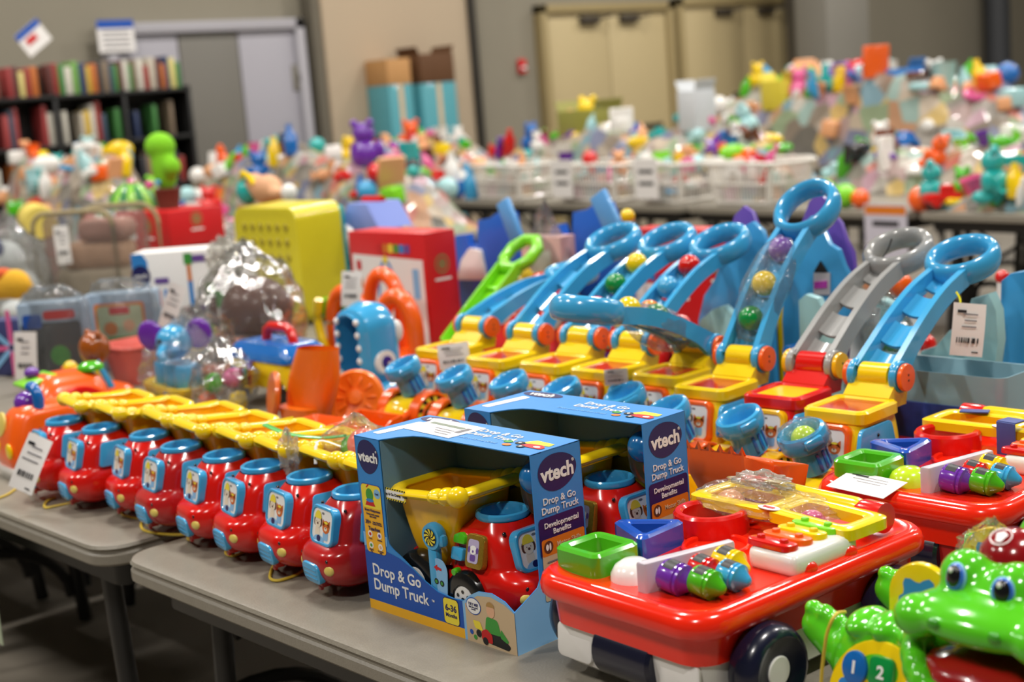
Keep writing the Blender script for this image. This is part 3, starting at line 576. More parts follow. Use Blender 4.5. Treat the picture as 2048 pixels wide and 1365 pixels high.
    obj('badge_mark', B().box((0, 0, 0), (.02, .005, .001)), P_RED, h, T(0, -.045, .0195))
    obj('hinge_bar', B().lathe([(.001, -.09), (.014, -.09), (.016, -.08), (.016, .08), (.014, .09), (.001, .09)], 16, RY(90)), YEL, h, T(0, .05, .01))
    for s in (-1, 1): obj('hinge_cap', B().lathe([(.001, -.025), (.018, -.025), (.022, -.015), (.022, .02), (.001, .02)], 18, RY(90*s)), RED, h, T(s*.112, .05, .004))
    return t
W1 = make_wagon('red activity wagon with a white lower body, nearest the camera', WHT); W1.matrix_local = T(-1.283, 1.522, TZ) @ RZ(-2.5)
W1['group'] = 'red activity wagons'
W2 = dup(W1, T(-1.238, 2.105, TZ) @ RZ(1), 'red activity wagon with an all red body and blue tape on its handle', 'red activity wagons')
for ch in W2.children:
    nm = ch.name.split('.')[0]
    if nm == 'lower_tub':
        me = ch.data.copy(); me.materials[0] = DRED; ch.data = me
        for g in ch.children: g.data = me_ = g.data.copy(); me_.materials[0] = DRED
    if nm == 'speaker_dome': me = ch.data.copy(); me.materials[0] = LGRN; ch.data = me
tp_ = obj('tape_strip', B().box((0, 0, 0), (.036, .03, .003), .001).box((0, -.016, -.03), (.036, .003, .06), .001).box((0, -.034, -.06), (.04, .036, .003), .001), mat('blue_tape', '3c4c8c', .55, .1, 60), W2, T(.02, .07, .205) @ RZ(-8))
obj('tape_strip', B().box((0, 0, 0), (.05, .02, .003), .001), MATS['blue_tape'], W2, T(-.09, .145, .194) @ RZ(20))
# wagon contents: little bagged toys in the rear well of each wagon
for k, (x, y, m, c, r) in enumerate(((-1.42, 1.62, BLUE, 'blue', .016), (-1.385, 1.64, PEACH, 'peach', .024), (-1.34, 1.63, ORG, 'orange', .018), (-1.2, 1.6, DBLUE, 'dark blue', .018), (-1.235, 1.64, PINK, 'pink', .02))):
    o = obj('shape_block', B().ell((0, 0, 0), (r, r, r*.9), 14, 8).box((0, 0, -r*.2), (r*1.2, r*1.2, r*1.2), r*.3), m, None, T(x, y, TZ+.149+r*.9)); tag(o, '%s plastic shape bagged under the yellow handle of the near wagon' % c, 'toy block', 'bagged wagon shapes')
def crumple(name, pts, m, label, cat_='plastic bag', amp=.01, group=None, freq=30, seed=0):   # a crumpled sheet from a list of rows of points
    b = B(); rows = []
    for i, r in enumerate(pts):
        rows.append([VV(p)+NZ.noise_vector(VV(p)*freq+VV((seed, seed*2, 0)))*amp for p in r])
    b.grid(rows, False, False, False); o = obj(name, b, m, None, None, 25); tag(o, label, cat_, group); return o
def bag(name, c, r, label, m, amp=.12, seed=1, n=28, k=18, group='clear plastic bags', sq=1.0, R=None, knot=True):
    b = B(); rows = []
    for i in range(k+1):
        a = PI*i/k; row = []
        for j in range(n):
            t = 2*PI*j/n; f = lambda q: math.copysign(abs(q)**sq, q)
            p = VV((f(cos(t))*f(sin(a)), f(sin(t))*f(sin(a)), f(-cos(a))))
            d = 1+amp*NZ.noise(p*2.6+VV((seed, 0, 0)))+amp*.6*NZ.noise(p*7+VV((0, seed, 0)))
            if knot and i >= k-3: d *= 1+.12*(i-k+3)*abs(sin(t*3+seed))
            row.append(VV((p.x*r[0]*d, p.y*r[1]*d, max(p.z*r[2]*d, -r[2]))))
        rows.append(row)
    b.grid(rows); o = obj(name, b, m, None, T(*c) @ (R or MM.Identity(4)), 30); tag(o, label, 'plastic bag', group); return o
FILM = film('clear_film', 'f7f7f7', .05, 22, .6); FILMW = film('milky_film', 'efeee9', .22, 14, .7); FILMH = film('hazy_film', 'e9eaea', .06, 12, .6)
bag('clear_bag', (-1.33, 1.655, TZ+.178), (.12, .07, .02), 'crumpled clear bag of shapes under the near yellow handle', FILM, .25, 3)
bag('clear_bag', (-1.345, 1.672, TZ+.204), (.05, .022, .012), 'twisted clear bag end lying on the near yellow handle', FILMW, .5, 5)
tk = thing('price_ticket', 'white price ticket taped to the side of the far red wagon', 'price tag', T(-1.298, 1.868, TZ+.158) @ RZ(-6) @ RX(12)); obj('sheet', B().box((0, 0, 0), (.115, .06, .001)), PAPER, tk); ticket(tk, .11, .058, 3, T(0, 0, 0), bars=False)
# ------------------------------------------------------------------ yellow digger walkers (face -y, origin on the table under the roof hatch)
def stripes(b, r0, r1, a0, a1, n, z):
    for k in range(n):
        s0 = a0+(a1-a0)*k/n; s1 = a0+(a1-a0)*(k+1)/n; b.m(k % 2)
        P = [(r1*cos(s0+(s1-s0)*i/3), r1*sin(s0+(s1-s0)*i/3)) for i in range(4)]+[(r0*cos(s1-.12-(s1-s0)*i/3), r0*sin(s1-.12-(s1-s0)*i/3)) for i in range(4)]
        b.face(P, z)
    return b
def make_digger():
    t = thing('digger_walker', 'x', 'toy walker')
    cab = [(.055, .062, -.1, .07, .02), (.09, .063, -.082, .075, .02), (.14, .062, -.074, .07, .018), (.17, .06, -.066, .064, .016), (.186, .058, -.06, .06, .015)]
    obj('cab', B().loft(cab, 14, 5), YEL, t)
    # hatch frame and coloured hatch
    fr = obj('hatch_frame', B().ringplate(rrect(.132, .13, .02, 5), rrect(.096, .094, .008, 5), -.014, .008, .004), YEL, t, T(0, 0, .197))
    obj('hatch', B().box((0, 0, .0015), (.1, .098, .004)), DRED, fr)
    # windshield
    ws = obj('windshield_frame', B().ringplate(rrect(.088, .084, .016, 5), rrect(.068, .064, .01, 5), -.008, .007, .003), ORG, t, T(0, -.078, .14) @ RX(90-10))
    obj('windshield_picture', dog_fox(B(), .07, .066), PRN, ws, T(0, 0, .003))
    for s in (-1, 1):
        d = obj('side_door', B().prism(rpoly([(-.072, -.03), (.062, -.03), (.05, .03), (-.05, .03)], .012), -.004, .004, .0015), BLUE, t, T(s*.0635, -.02, .145) @ RY(90*s-s*3) @ RZ(90*s))
        obj('door_screw', B().ell((0, 0, 0), .0035, 8, 6), BLK, d, T(.0, .012, .0035))
    # bonnet and smoke-stack cup
    bon = [(.03, .05, -.2, -.06, .03), (.06, .052, -.208, -.06, .035), (.085, .048, -.2, -.06, .035), (.1, .038, -.185, -.07, .035), (.106, .02, -.16, -.1, .02)]
    obj('bonnet', B().loft(bon, 14, 6), YEL, t)
    cup = obj('ball_cup', B().lathe([(.02, -.06), (.027, -.056), (.0275, -.012), (.036, -.008), (.0385, .0), (.0385, .016), (.0365, .022), (.032, .0245), (.0285, .021), (.0265, .008), (.022, -.02), (.001, -.022)], 30), BLUE, t, T(0, -.152, .168) @ RX(20) @ RY(-8) @ SC(1.18, 1.18, 1.0))
    for k in range(3): obj('cup_rib', B().box((0, 0, 0), (.004, .006, .034), .0015), DBLUE, cup, RZ(-30+24*k) @ T(.027, 0, -.034))
    obj('rim_pad', B().box((0, 0, 0), (.03, .01, .018), .004), BLUE, cup, RZ(60) @ T(0, -.037, .01)); obj('cup_screw', B().ell((0, 0, 0), .003, 8, 6), DBLUE, cup, RZ(-40) @ T(0, -.0385, .004))
    # fenders with hazard stripes and wheels
    for s in (-1, 1):
        M = T(s*.063, -.135, .06) @ RY(90*s) @ RZ(90*s)
        f = obj('fender_ring', B().ringplate(circ(.058, 32), circ(.05, 32), -.02, .012, .002), ORG, t, M)
        obj('hazard_band', stripes(B(), .037, .05, -.4, PI+.5, 15, .009), [P_LEM, P_BLK], f)
        obj('inner_ring', B().ringplate(circ(.037, 28), circ(.031, 28), -.01, .012, .002), ORG, f)
        wheel('wheel', t, T(s*.05, -.135, .038) @ RY(90*s), .036, .02, hubm=YEL)
        wheel('rear_wheel', t, T(s*.052, .06, .04) @ RY(90*s), .04, .024, hubm=YEL)
    obj('chassis', B().box((0, -.02, .045), (.09, .2, .04), .01), YEL, t)
    # front shovel
    sh = B(); rows = []
    for y, z, th in ((-.235, .045, 0), (-.25, .03, 0), (-.27, .018, 0), (-.3, .014, 0), (-.325, .02, 0)): rows.append([(x, y, z) for x in [-.075+.15*i/12 for i in range(13)]])
    rows[-1] = [(x, -.325-.012*(i % 2), .02+.003*(i % 2)) for i, (x, y, z) in enumerate(rows[-1])]
    sh.grid([[(x, y, z) for x, y, z in r] for r in rows], False, False, False)
    pr = rpoly([(-.235, .085), (-.24, .04), (-.27, .016), (-.325, .02), (-.31, .05), (-.27, .08)], .006)
    for s in (-1, 1): sh.prism(pr, -.003, .003, 0, 2, T(s*.075, 0, 0) @ RZ(90) @ RX(90))
    sh.box((0, -.238, .062), (.15, .008, .048), .002)
    sv = obj('shovel', sh, ORG, t)
    for s in (-1, 1): obj('shovel_arm', B().tube([(s*.04, -.23, .06), (s*.045, -.19, .075), (s*.05, -.14, .06)], .009, 8), ORG, t)
    # hinge block, buttons
    obj('hinge_ramp', B().prism([(.05, .0), (.112, .0), (.118, .02), (.112, .05), (.085, .052), (.052, .022)], -.048, .048, 0, 2, T(0, 0, .185) @ RZ(90) @ RX(90)), YEL, t)
    obj('hinge_barrel', B().lathe([(.001, -.03), (.024, -.03), (.024, .03), (.001, .03)], 24, T(0, .098, .238) @ RY(90)), YEL, t)
    for s in (-1, 1):
        hb = obj('hinge_button', B().lathe([(.001, 0), (.025, 0), (.0265, .004), (.025, .009), (.001, .0105)], 26), ORG, t, T(s*.053, .098, .238) @ RY(90*s))
        for k in (-1, 1): obj('button_hole', B().ell((0, 0, 0), (.0025, .0025, .001), 8, 4), P_BLK, hb, T(k*.005, 0, .0102))
    return t
def make_handle(mode):      # separate arm mesh pieces hung on the hinge; origin at the hinge axis; returns list of (name, builder)
    out = []
    rail = [(.0, .0), (.05, .04), (.12, .082), (.2, .119), (.285, .143)]
    # each rail: swept flat bar
    for s in (-1, 1):
        pts = cat([(y, z) for y, z in rail], 16); b = B(); rows = []
        for i, (y, z) in enumerate(pts):
            k = i/15; x = s*(.04-.006*k); hh = .03*(1-k)+.014*k if k < .3 else .0145
            a, c = pts[max(0, i-1)], pts[min(15, i+1)]; tx, tz = c[0]-a[0], c[1]-a[1]; L = math.hypot(tx, tz); nx, nz = -tz/L, tx/L
            hh = .018+.008*max(0, 1-k*4); w = .0065
            rows.append([(x-w, y+nx*hh, z+nz*hh), (x+w, y+nx*hh, z+nz*hh), (x+w, y-nx*hh, z-nz*hh), (x-w, y-nx*hh, z-nz*hh)])
        b.grid(rows); b.lathe([(.001, -.007), (.028, -.007), (.03, -.004), (.03, .004), (.028, .007), (.001, .007)], 26, T(s*.044, 0, 0) @ RY(90))
        out.append(('handle_rail', b))
    for k, f in enumerate((.16, .42, .68, .93)):
        i = f*15; y, z = cat([(a, c) for a, c in rail], 101)[int(f*100)]
        b = B(); n = 8; rows = []
        sl = rad(34-14*f)
        for j in range(n+1):
            x = (-.036+.072*j/n)*(1-.12*f); sag = .012*(1-(2*j/n-1)**2)
            c = VV((x, y, z-.004-sag)); d = VV((0, cos(sl), sin(sl)))*(.031 if k else .034); u = VV((0, -sin(sl), cos(sl)))*.003
            rows.append([c-d-u, c+d-u, c+d+u, c-d+u])
        b.grid(rows); out.append(('track_rung', b))
    # ring grip
    R = .061; th = rad(20); cy, cz = .285+.052, .143+.022; pts = [(R*sin(2*PI*i/40), cy+R*1.08*-cos(2*PI*i/40)*cos(th), cz-R*1.08*cos(2*PI*i/40)*sin(th)) for i in range(40)]
    b = B(); rows = []
    nrm = VV((0, -sin(th), cos(th))); C = VV((0, cy, cz))
    for i in range(41):
        p = VV(pts[i % 40]); o_ = (p-C).normalized(); rows.append([p+o_*.0135*cos(a)+nrm*.025*sin(a) for a in [2*PI*j/12 for j in range(12)]])
    b.grid(rows, True, False, False); out.append(('ring_grip', b))
    return out
HPARTS = [(n, mesh_of(b, BLUE, 38, n)) for n, b in make_handle(0)]
HGREY = []
for n, me in HPARTS: c = me.copy(); c.materials[0] = GRY; HGREY.append((n, c))
DIG = make_digger()
DX = [-2.77, -2.55, -2.38, -2.213, -2.045, -1.877, -1.702, -1.53]; DY = [2.241, 2.219, 2.235, 2.235, 2.255, 2.199, 2.203, 2.163]
# handle tilt about the hinge (degrees): + raises
HT = [-14, 2, 2, 2, 0, 21, 2, 1]
DLAB = ['yellow digger walker with a hanging price ticket, leftmost of its row, handle folded low', 'yellow digger walker second from the left, its blue handle without balls', 'yellow digger walker whose raised handle holds yellow, green and red balls', 'yellow digger walker whose raised handle holds red, blue and orange balls',
        'yellow digger walker whose blue handle is folded flat over its neighbours', 'yellow digger walker with the tallest upright handle wrapped in clear film', 'red digger walker with a grey handle and yellow hatch', 'yellow digger walker with a white price tag on its handle, nearest the camera']
HING = {}; DIGS = []
for i in range(8):
    M = T(DX[i], DY[i], TZ) @ RZ(3)
    if i == 0: t = DIG; t.matrix_local = M; t['label'] = DLAB[0]; t['group'] = 'row of digger walkers'
    else:
        sw = {'toy_yellow': 'toy_red', 'toy_red_faded': 'toy_yellow', 'toy_orange': 'toy_amber'} if i == 6 else None
        t = dup(DIG, M, DLAB[i], 'row of digger walkers', sw)
    HM = T(0, .098, .238) @ (SC(1, -1, 1) @ RX(-5) if i == 4 else RX(HT[i]))
    HING[i] = M @ HM; DIGS.append((i, t, HM))
for i, t, HM in DIGS:
    for n, me in (HGREY if i == 6 else HPARTS): obj(n, me, None, t, HM)
for s in ('shovel', 'shovel_arm'): pass
for ch in list(DIGS[7][1].children):      # the walker nearest the camera carries its scoop raised
    if ch.name.startswith('shovel') and not ch.name.startswith('shovel_arm'):
        b = B(); rows = []
        for y, z, hw in ((-.375, .198, .09), (-.375, .2, .09), (-.37, .155, .08), (-.35, .1, .064), (-.325, .075, .056), (-.29, .08, .058), (-.262, .125, .066), (-.255, .16, .07)):
            r = []
            for i in range(25):
                x = -hw+2*hw*i/24; up = (.013*(i % 3 == 1) if z == .2 and i < 17 else -.012*(i-16)/8 if z == .2 else 0); r.append((x, y, z+up))
            rows.append(r)
        b.grid(rows, False, False, False)
        for s in (0, 24): b.quad([rows[k][s] for k in range(len(rows))])
        me = mesh_of(b, ORG, 50, 'shovel'); ch.data = me; md = ch.modifiers.new('thickness', 'SOLIDIFY'); md.thickness = .005
BALLC = {'red': RED, 'green': PGRN, 'yellow': YEL, 'orange': DYEL, 'blue': BLUE, 'purple': PUR, 'lime': LGRN}
BALLC['orange'] = plastic('ball_orange', 'f08a12')
def tball(M, f, col, label, side=1):
    rail = cat([(.0, .0), (.05, .04), (.12, .082), (.2, .119), (.285, .143)], 101); y, z = rail[int(f*100)]; sl = rad(36-16*f)
    p = M @ VV((0, y-sin(sl)*.012*side, z+cos(sl)*.012*side)); o = obj('track_ball', B().ell((0, 0, 0), .0265, 22, 14), BALLC[col], None, T(*p)); tag(o, label, 'ball', 'balls on the walker handles')
for i, cols in ((2, ('red', 'green', 'yellow')), (3, ('orange', 'blue', 'red')), (4, ('red', 'green', 'yellow')), (5, ('green', 'yellow', 'purple'))):
    for k, c in enumerate(cols):
        w = {2: 'third walker handle from the left', 3: 'fourth walker handle from the left', 4: 'handle folded flat', 5: 'tall film-wrapped handle'}[i]
        tball(HING[i], (.3, .55, .8)[k], c, '%s ball on the %s' % (c, w))
b_ = obj('cup_ball', B().ell((0, 0, 0), .024, 20, 12), LGRN, None, T(DX[7]+.008, DY[7]-.152, TZ+.172)); tag(b_, 'yellow green ball under film in the nearest blue cup', 'ball')
o = bag('clear_wrap', (DX[7]+.008, DY[7]-.152, TZ+.176), (.047, .047, .034), 'clear film stretched over the nearest blue cup', FILM, .12, 8, knot=False)
q = HING[5] @ VV((0, .13, .09)); bag('clear_wrap', q, (.052, .125, .045), 'clear film around the three balls of the tall handle', FILM, .1, 9, R=RX(24+28), knot=False)
q = HING[4] @ VV((0, .13, .076)); bag('clear_wrap', q, (.05, .1, .045), 'clear film around the balls of the folded handle', FILM, .1, 11, R=RX(-24), knot=False)
def price_tag(label, M, w=.062, h=.105, seed=1, string=None):
    t = thing('price_tag', label, 'price tag', M, 'paper price tags'); b = B(); rows = []
    for i in range(7): y = h/2-h*i/6; rows.append([(-w/2+w*j/4, y, .003*sin(3*i/6)+.002*(j-2)**2/4) for j in range(5)])
    b.grid(rows, False, False, False); obj('sheet', b, PAPER, t); ticket(t, w*.9, h*.92, seed, T(0, 0, .0045)); ticket_price = obj('price_mark', B().box((w*.25, -h*.42, .005), (w*.2, h*.025, .0003)), INK, t)
    return t
def face_cam(p, tilt=0, yaw=0):   # upright card turned roughly to the shopper's aisle
    return T(*p) @ RZ(48+yaw) @ RX(90+tilt)
p = px_y(1935, 660, DY[7]+.27); price_tag('white barcode price tag on a yellow string under the nearest blue ring handle', face_cam(p, -8) @ RZ(-9), .062, .1, 4)
a = px_y(1913, 585, DY[7]+.29); b2 = px_y(1920, 612, DY[7]+.27); s_ = obj('tag_string', B().tube(cat([tuple(a), tuple((a+b2)/2+VV((.004, 0, 0))), tuple(b2)], 10), .0022, 6), plastic('string_yellow', 'd9d020')); tag(s_, 'short yellow string tied to the nearest walker handle', 'string')
p = px_y(908, 712, DY[0]-.075); price_tag('white price ticket hanging on the front of the leftmost digger walker', face_cam(p, -5) @ RZ(3), .075, .06, 6)
p = px_y(1232, 754, DY[3]-.05); price_tag('white barcode ticket stuck to the cab of the fourth digger walker', face_cam(p, 0) @ RZ(0), .05, .035, 9)
g = HING[6] @ VV((-.05, .28, .14)); o = obj('tag_loop', B().tube(cat([tuple(g+VV((-.01, 0, -.02))), tuple(g+VV((.02, .0, .0))), tuple(g+VV((.035, .03, .03))), tuple(g+VV((.05, .03, .06)))], 14), .0016, 6), P_BLK); tag(o, 'black plastic tag loop around the grey ring handle', 'tag loop')
# ------------------------------------------------------------------ green crocodile pull toys (tail at -x, head turned to the aisle at -y)
CG = plastic('croc_green', '56c321', .16); CGD = plastic('croc_mouth_red', '9c1014', .2)
def remeshed(b, voxel, smooth, mats):
    me = mesh_of(b, mats, 180, 'rm'); o = bpy.data.objects.new('rm', me); COL.objects.link(o)
    r = o.modifiers.new('r', 'REMESH'); r.mode = 'VOXEL'; r.voxel_size = voxel; r.use_smooth_shade = True
    s = o.modifiers.new('s', 'SMOOTH'); s.factor = .6; s.iterations = smooth
    dg = bpy.context.evaluated_depsgraph_get(); out = bpy.data.meshes.new_from_object(o.evaluated_get(dg)); bpy.data.objects.remove(o)
    out.materials.clear()
    for m in (mats if isinstance(mats, list) else [mats]): out.materials.append(m)
    out.polygons.foreach_set('use_smooth', [True]*len(out.polygons)); return out
def make_croc():
    t = thing('crocodile_pull_toy', 'x', 'toy crocodile')
    b = B()
    b.ell((-.02, 0, .085), (.1, .058, .07), 28, 18)                      # trunk
    b.tube(cat([(-.05, 0, .055), (-.09, 0, .085), (-.12, 0, .104), (-.146, .0, .119)], 14), [.036-.001*i for i in range(14)], 14); b.ell((-.142, 0, .117), (.024, .024, .022), 14, 10)
    for k, (x, z) in enumerate(((-.148, .14), (-.13, .138), (-.112, .132), (-.092, .124))): b.ell((x, -.004, z), (.011, .014, .01), 12, 8)
    for k in range(4): b.ell((-.062+.036*k, -.012, .148-.004*abs(k-1.5)), (.021, .04, .018), 14, 8)
    b.ell((.13, -.008, .206), (.088, .062, .05), 26, 16)                    # skull
    b.ell((.13, -.058, .203), (.098, .06, .029), 26, 14)                 # snout
    b.ell((.055, -.08, .198), (.03, .03, .025), 14, 10); b.ell((.2, -.085, .2), (.03, .03, .025), 14, 10)
    b.ell((.085, -.028, .234), (.032, .03, .032), 14, 10).ell((.15, -.032, .232), (.034, .03, .032), 14, 10)  # brow bumps
    b.ell((.11, .0, .08), (.085, .055, .06), 22, 14)                   # chest
    for k in range(15):                                                  # lower jaw lip
        a = PI+PI*k/14; b.ell((.128+.094*cos(a), -.048+.068*sin(a), .108+.05*abs(cos(a))**2), (.016, .016, .022), 12, 8)
    b.ell((.128, -.055, .082), (.088, .056, .028), 20, 12)
    body = obj('body', remeshed(b, .0042, 5, CG), None, t)
    obj('mouth', B().ell((0, 0, 0), (.082, .054, .03), 24, 14), CGD, t, T(.128, -.06, .136))
    obj('throat', B().ell((0, 0, 0), (.06, .02, .016), 18, 10), P_BLK, t, T(.13, -.02, .165))
    for k, (x, y, z, a) in enumerate(((.088, -.0575, .242, -8), (.147, -.0615, .238, 10))):
        e = obj('eye', B().ell((0, 0, 0), (.0125, .006, .016), 18, 10), mat('eye_rim_blue', '3a6fd0', .15), t, T(x, y, z) @ RZ(a) @ RX(-14))
        obj('eye_ring', B().ell((0, 0, 0), (.0138, .0045, .0175), 18, 10), P_LBL, e, T(0, .001, 0)); obj('pupil', B().ell((0, -.003, .0015), (.0095, .0052, .0125), 16, 10), BLK, e); obj('glint', B().ell((-.002, -.0075, .008), (.003, .002, .0034), 8, 6), WHT, e)
    for s in (-1, 1): obj('nostril', B().ell((0, 0, 0), (.008, .004, .006), 10, 6), plastic('croc_nostril', '3c9a18', .2), t, T(.13+s*.036, -.115, .208))
    dm = obj('light_button', B().lathe([(.04, -.008), (.04, .004), (.036, .018), (.026, .029), (.012, .035), (.001, .0365)], 28), plastic('button_dark_red', '8e0f16', .18), t, T(.118, .018, .247) @ RX(4))
    obj('bulb_print', B().ringplate(circ(.013, 20), circ(.0115, 20), 0, .0006).prism([(-.003, -.008), (.003, -.008), (.007, .004), (.0, .009), (-.007, .004)], 0, .0006), plastic('print_silver', 'c9b8b8', .3), dm, T(-.004, -.02, .0338) @ RX(26))
    # yellow number panel on the aisle side
    M = T(-.014, -.054, .084) @ RX(90-14)
    pn = obj('number_panel', B().prism([(-.075+.0, -.06), (.07, -.06)]+[(.07*cos(PI*i/16)-.004, -.02+.075*sin(PI*i/16)) for i in range(17)], -.012, .004, .003), YEL, t, M)
    def btn(name, poly, m, x, y, ch, tm):
        o = obj(name, B().prism(poly, 0, .007, .0025), m, pn, T(x, y, .003)); text(ch, .021, tm, t, M @ T(x, y, .0105), .03)
        return o
    btn('round_button', circ(.0175, 24, .0205), DBLUE, -.037, .016, '1', P_WHT); btn('square_button', rrect(.034, .038, .008), PGRN, -.0, .018, '2', P_WHT); btn('triangle_button', rpoly([(-.022, -.018), (.022, -.018), (0, .022)], .007), WHT, .038, .002, '3', P_VIO)
    btn('heart_button', circ(.015, 18, .012), RED, -.022, -.026, '4', P_WHT); obj('picture_print', B().prism(circ(.012, 14), 0, .001), P_ORG, pn, T(-.055, -.022, .0042)); obj('picture_print', B().prism(circ(.009, 14), 0, .001), P_BLUE, pn, T(-.05, -.008, .0046))
    # picture fin on the back
    fn = obj('picture_fin', B().prism([(-.042, -.035), (.042, -.035)]+[(.046*cos(PI*i/16), .006+.046*sin(PI*i/16)) for i in range(17)], -.005, .005, .002), YEL, t, T(-.002, .018, .168) @ RX(90) @ RZ(-8))
    b = B(); b.m(0).face([(-.034, -.03), (.034, -.03)]+[((.031+.005*sin(6*PI*i/16))*cos(PI*i/16), .002+(.031+.005*sin(6*PI*i/16))*sin(PI*i/16)) for i in range(17)], 0)
    b.m(1).face([(.02*cos(PI*i/10), -.016+.024*sin(PI*i/10)) for i in range(11)]+[(.013*cos(PI-PI*i/10), -.016+.017*sin(PI-PI*i/10)) for i in range(11)], .0004); b.m(2).face(circ(.007, 10), .0006, T(.014, -.004, 0))
    obj('fin_print', b, [P_BLUE, P_RED, P_ORG], fn, T(0, 0, .0056))
    for sx in (-1, 1):
        for sy in (-1, 1): wheel('wheel', t, T(.03+sx*.075, sy*.06, .03) @ RX(-90*sy), .03, .018, hubm=YEL, tyre=GRN)
    return t
CR = make_croc(); CR.matrix_local = T(-.926, 1.425, TZ) @ RZ(0); CR['label'] = 'green crocodile pull toy with number buttons, nearest the camera'; CR['group'] = 'green crocodile pull toys'
dup(CR, T(-.925, 1.592, TZ) @ RZ(3), 'green crocodile pull toy right behind the nearest one, film over its fin', 'green crocodile pull toys')
dup(CR, T(-.91, 1.775, TZ) @ RZ(0), 'green crocodile pull toy at the back, beside the red wagon wheels', 'green crocodile pull toys')
P = [px_y(1690, 1225, 1.4), px_y(1672, 1230, 1.37), px_y(1655, 1265, 1.36), px_y(1645, 1330, 1.36), px_y(1640, 1400, 1.36)]
cord([tuple(q) for q in P], 'yellow pull cord looped over the tail of the nearest crocodile', .0022)
bag('clear_bag', (-.925, 1.605, TZ+.18), (.055, .03, .04), 'clear film bunched over the fin of the second crocodile', FILM, .25, 21)
# ------------------------------------------------------------------ orange and white post toy at the right edge
p = pz(2030, 1085, 0); m_ = thing('mushroom_post_toy', 'orange capped white post toy topped with a ball in a clear bag', 'toy', T(-.985, 2.2, TZ))
obj('post', B().lathe([(.05, 0), (.052, .006), (.047, .012), (.044, .15), (.001, .15)], 24), WHT, m_); obj('cap', B().lathe([(.045, .145), (.056, .15), (.058, .16), (.056, .2), (.048, .225), (.034, .236), (.001, .238)], 28), ORG, m_); obj('leg_flap', B().box((.0, -.05, .04), (.03, .02, .08), .006), YEL, m_)
o = obj('toy_ball', B().ell((0, 0, 0), .042, 24, 14), LGRN, None, T(-.985, 2.2, TZ+.282)); tag(o, 'pale green ball bagged on top of the orange post toy', 'ball')
bag('clear_bag', (-.995, 2.2, TZ+.285), (.075, .075, .07), 'clear bag gathered around the pale green ball', FILM, .22, 31)
# ------------------------------------------------------------------ toys standing behind the truck row (middle distance)
def mpp(p): return ((p-CAMP).dot(FW))/FPX      # metres per pixel at a point
def cbox(name, label, cat_, base, w, d, h, m, rz=0, group=None, bev=.002):
    t = thing(name, label, cat_, T(base.x, base.y, base.z) @ RZ(rz), group); obj('carton', B().box((0, 0, h/2), (w, d, h), bev), m, t); return t
def fp(t, poly, m, M, name='print_block'): return obj(name, B().face(poly), m, t, M)
# --- orange toy train engine, far left of the front table
t = thing('toy_train_engine', 'orange toy train engine with purple dome and blue chimney at the left edge', 'toy train', T(-3.335, 1.42, TZ) @ RZ(-4))
obj('skirt', B().loft([(0, .07, -.1, .12, .03), (.02, .074, -.108, .12, .035), (.03, .072, -.106, .12, .035)], 6, 6), WHT, t)
obj('engine_body', B().loft([(.028, .07, -.1, .1, .035), (.05, .074, -.106, .1, .04), (.09, .07, -.1, .1, .04), (.13, .064, -.085, .09, .04), (.155, .058, -.07, .08, .04), (.168, .04, -.045, .05, .03)], 18, 6), ORG, t)
for s in (-1, 1): obj('headlight', B().ell((0, 0, 0), (.018, .006, .02), 14, 8), YEL, t, T(s*.038, -.102, .07))
obj('face_plate', B().prism(circ(.03, 20), 0, .006, .002), CREAM, t, T(-.03, -.088, .125) @ RX(78))
obj('dome', B().lathe([(.036, 0), (.036, .012), (.028, .026), (.012, .033), (.001, .034)], 22), PUR, t, T(-.018, -.02, .163))
obj('chimney', B().tube(cat([(.04, -.02, .13), (.04, -.018, .17), (.036, -.018, .195), (.018, -.02, .21), (.008, -.022, .208)], 14), .0135, 10), DBLUE, t)
wn = obj('cab_window', B().prism(rrect(.032, .04, .005), 0, .003, .001), DBLUE, t, T(.064, .0, .115) @ RY(84) @ RZ(90)); 
for k in (-1, 1): obj('window_bar', B().box((k*.007, 0, .0035), (.004, .032, .001)), P_LBL, wn)
obj('wheel', B().lathe([(.001, -.01), (.03, -.01), (.032, 0), (.03, .01), (.001, .01)], 20, T(.07, -.06, .032) @ RY(90)), BLK, t)
# --- red and orange gear wagon behind the engine
t = thing('gear_wagon', 'orange and red toy wagon with a blue gear wheel behind the train engine', 'toy wagon', T(-3.56, 1.58, TZ) @ RZ(-4))
obj('wagon_body', B().loft([(.02, .085, -.09, .1, .02), (.06, .09, -.095, .105, .025), (.13, .088, -.09, .1, .04), (.17, .07, -.07, .09, .04), (.19, .04, -.05, .06, .03)], 14, 6), ORG, t)
obj('side_arch', B().ringplate(circ(.075, 28), circ(.045, 28), -.01, .012, .004), RED, t, T(.09, .01, .085) @ RY(90))
g = B(); P = []
for k in range(14):
    a = 2*PI*k/14
    for r, q in ((.032, -.11), (.042, -.07), (.042, .07), (.032, .11)): P.append((r*cos(a+q), r*sin(a+q)))
obj('gear', g.prism(P, 0, .016, .002), DBLUE, t, T(.1, .0, .095) @ RY(90))
obj('green_tray', B().box((0, 0, 0), (.1, .09, .012), .005), LIME, t, T(-.02, -.06, .178) @ RX(12)); obj('lid', B().lathe([(.035, 0), (.034, .01), (.02, .02), (.001, .022)], 18), GRN, t, T(.03, .07, .188)); obj('knob', B().ell((0, 0, 0), (.02, .02, .016), 12, 8), PUR, t, T(-.04, -.06, .195)); obj('base', B().box((0, 0, .01), (.16, .19, .02), .006), BLK, t)
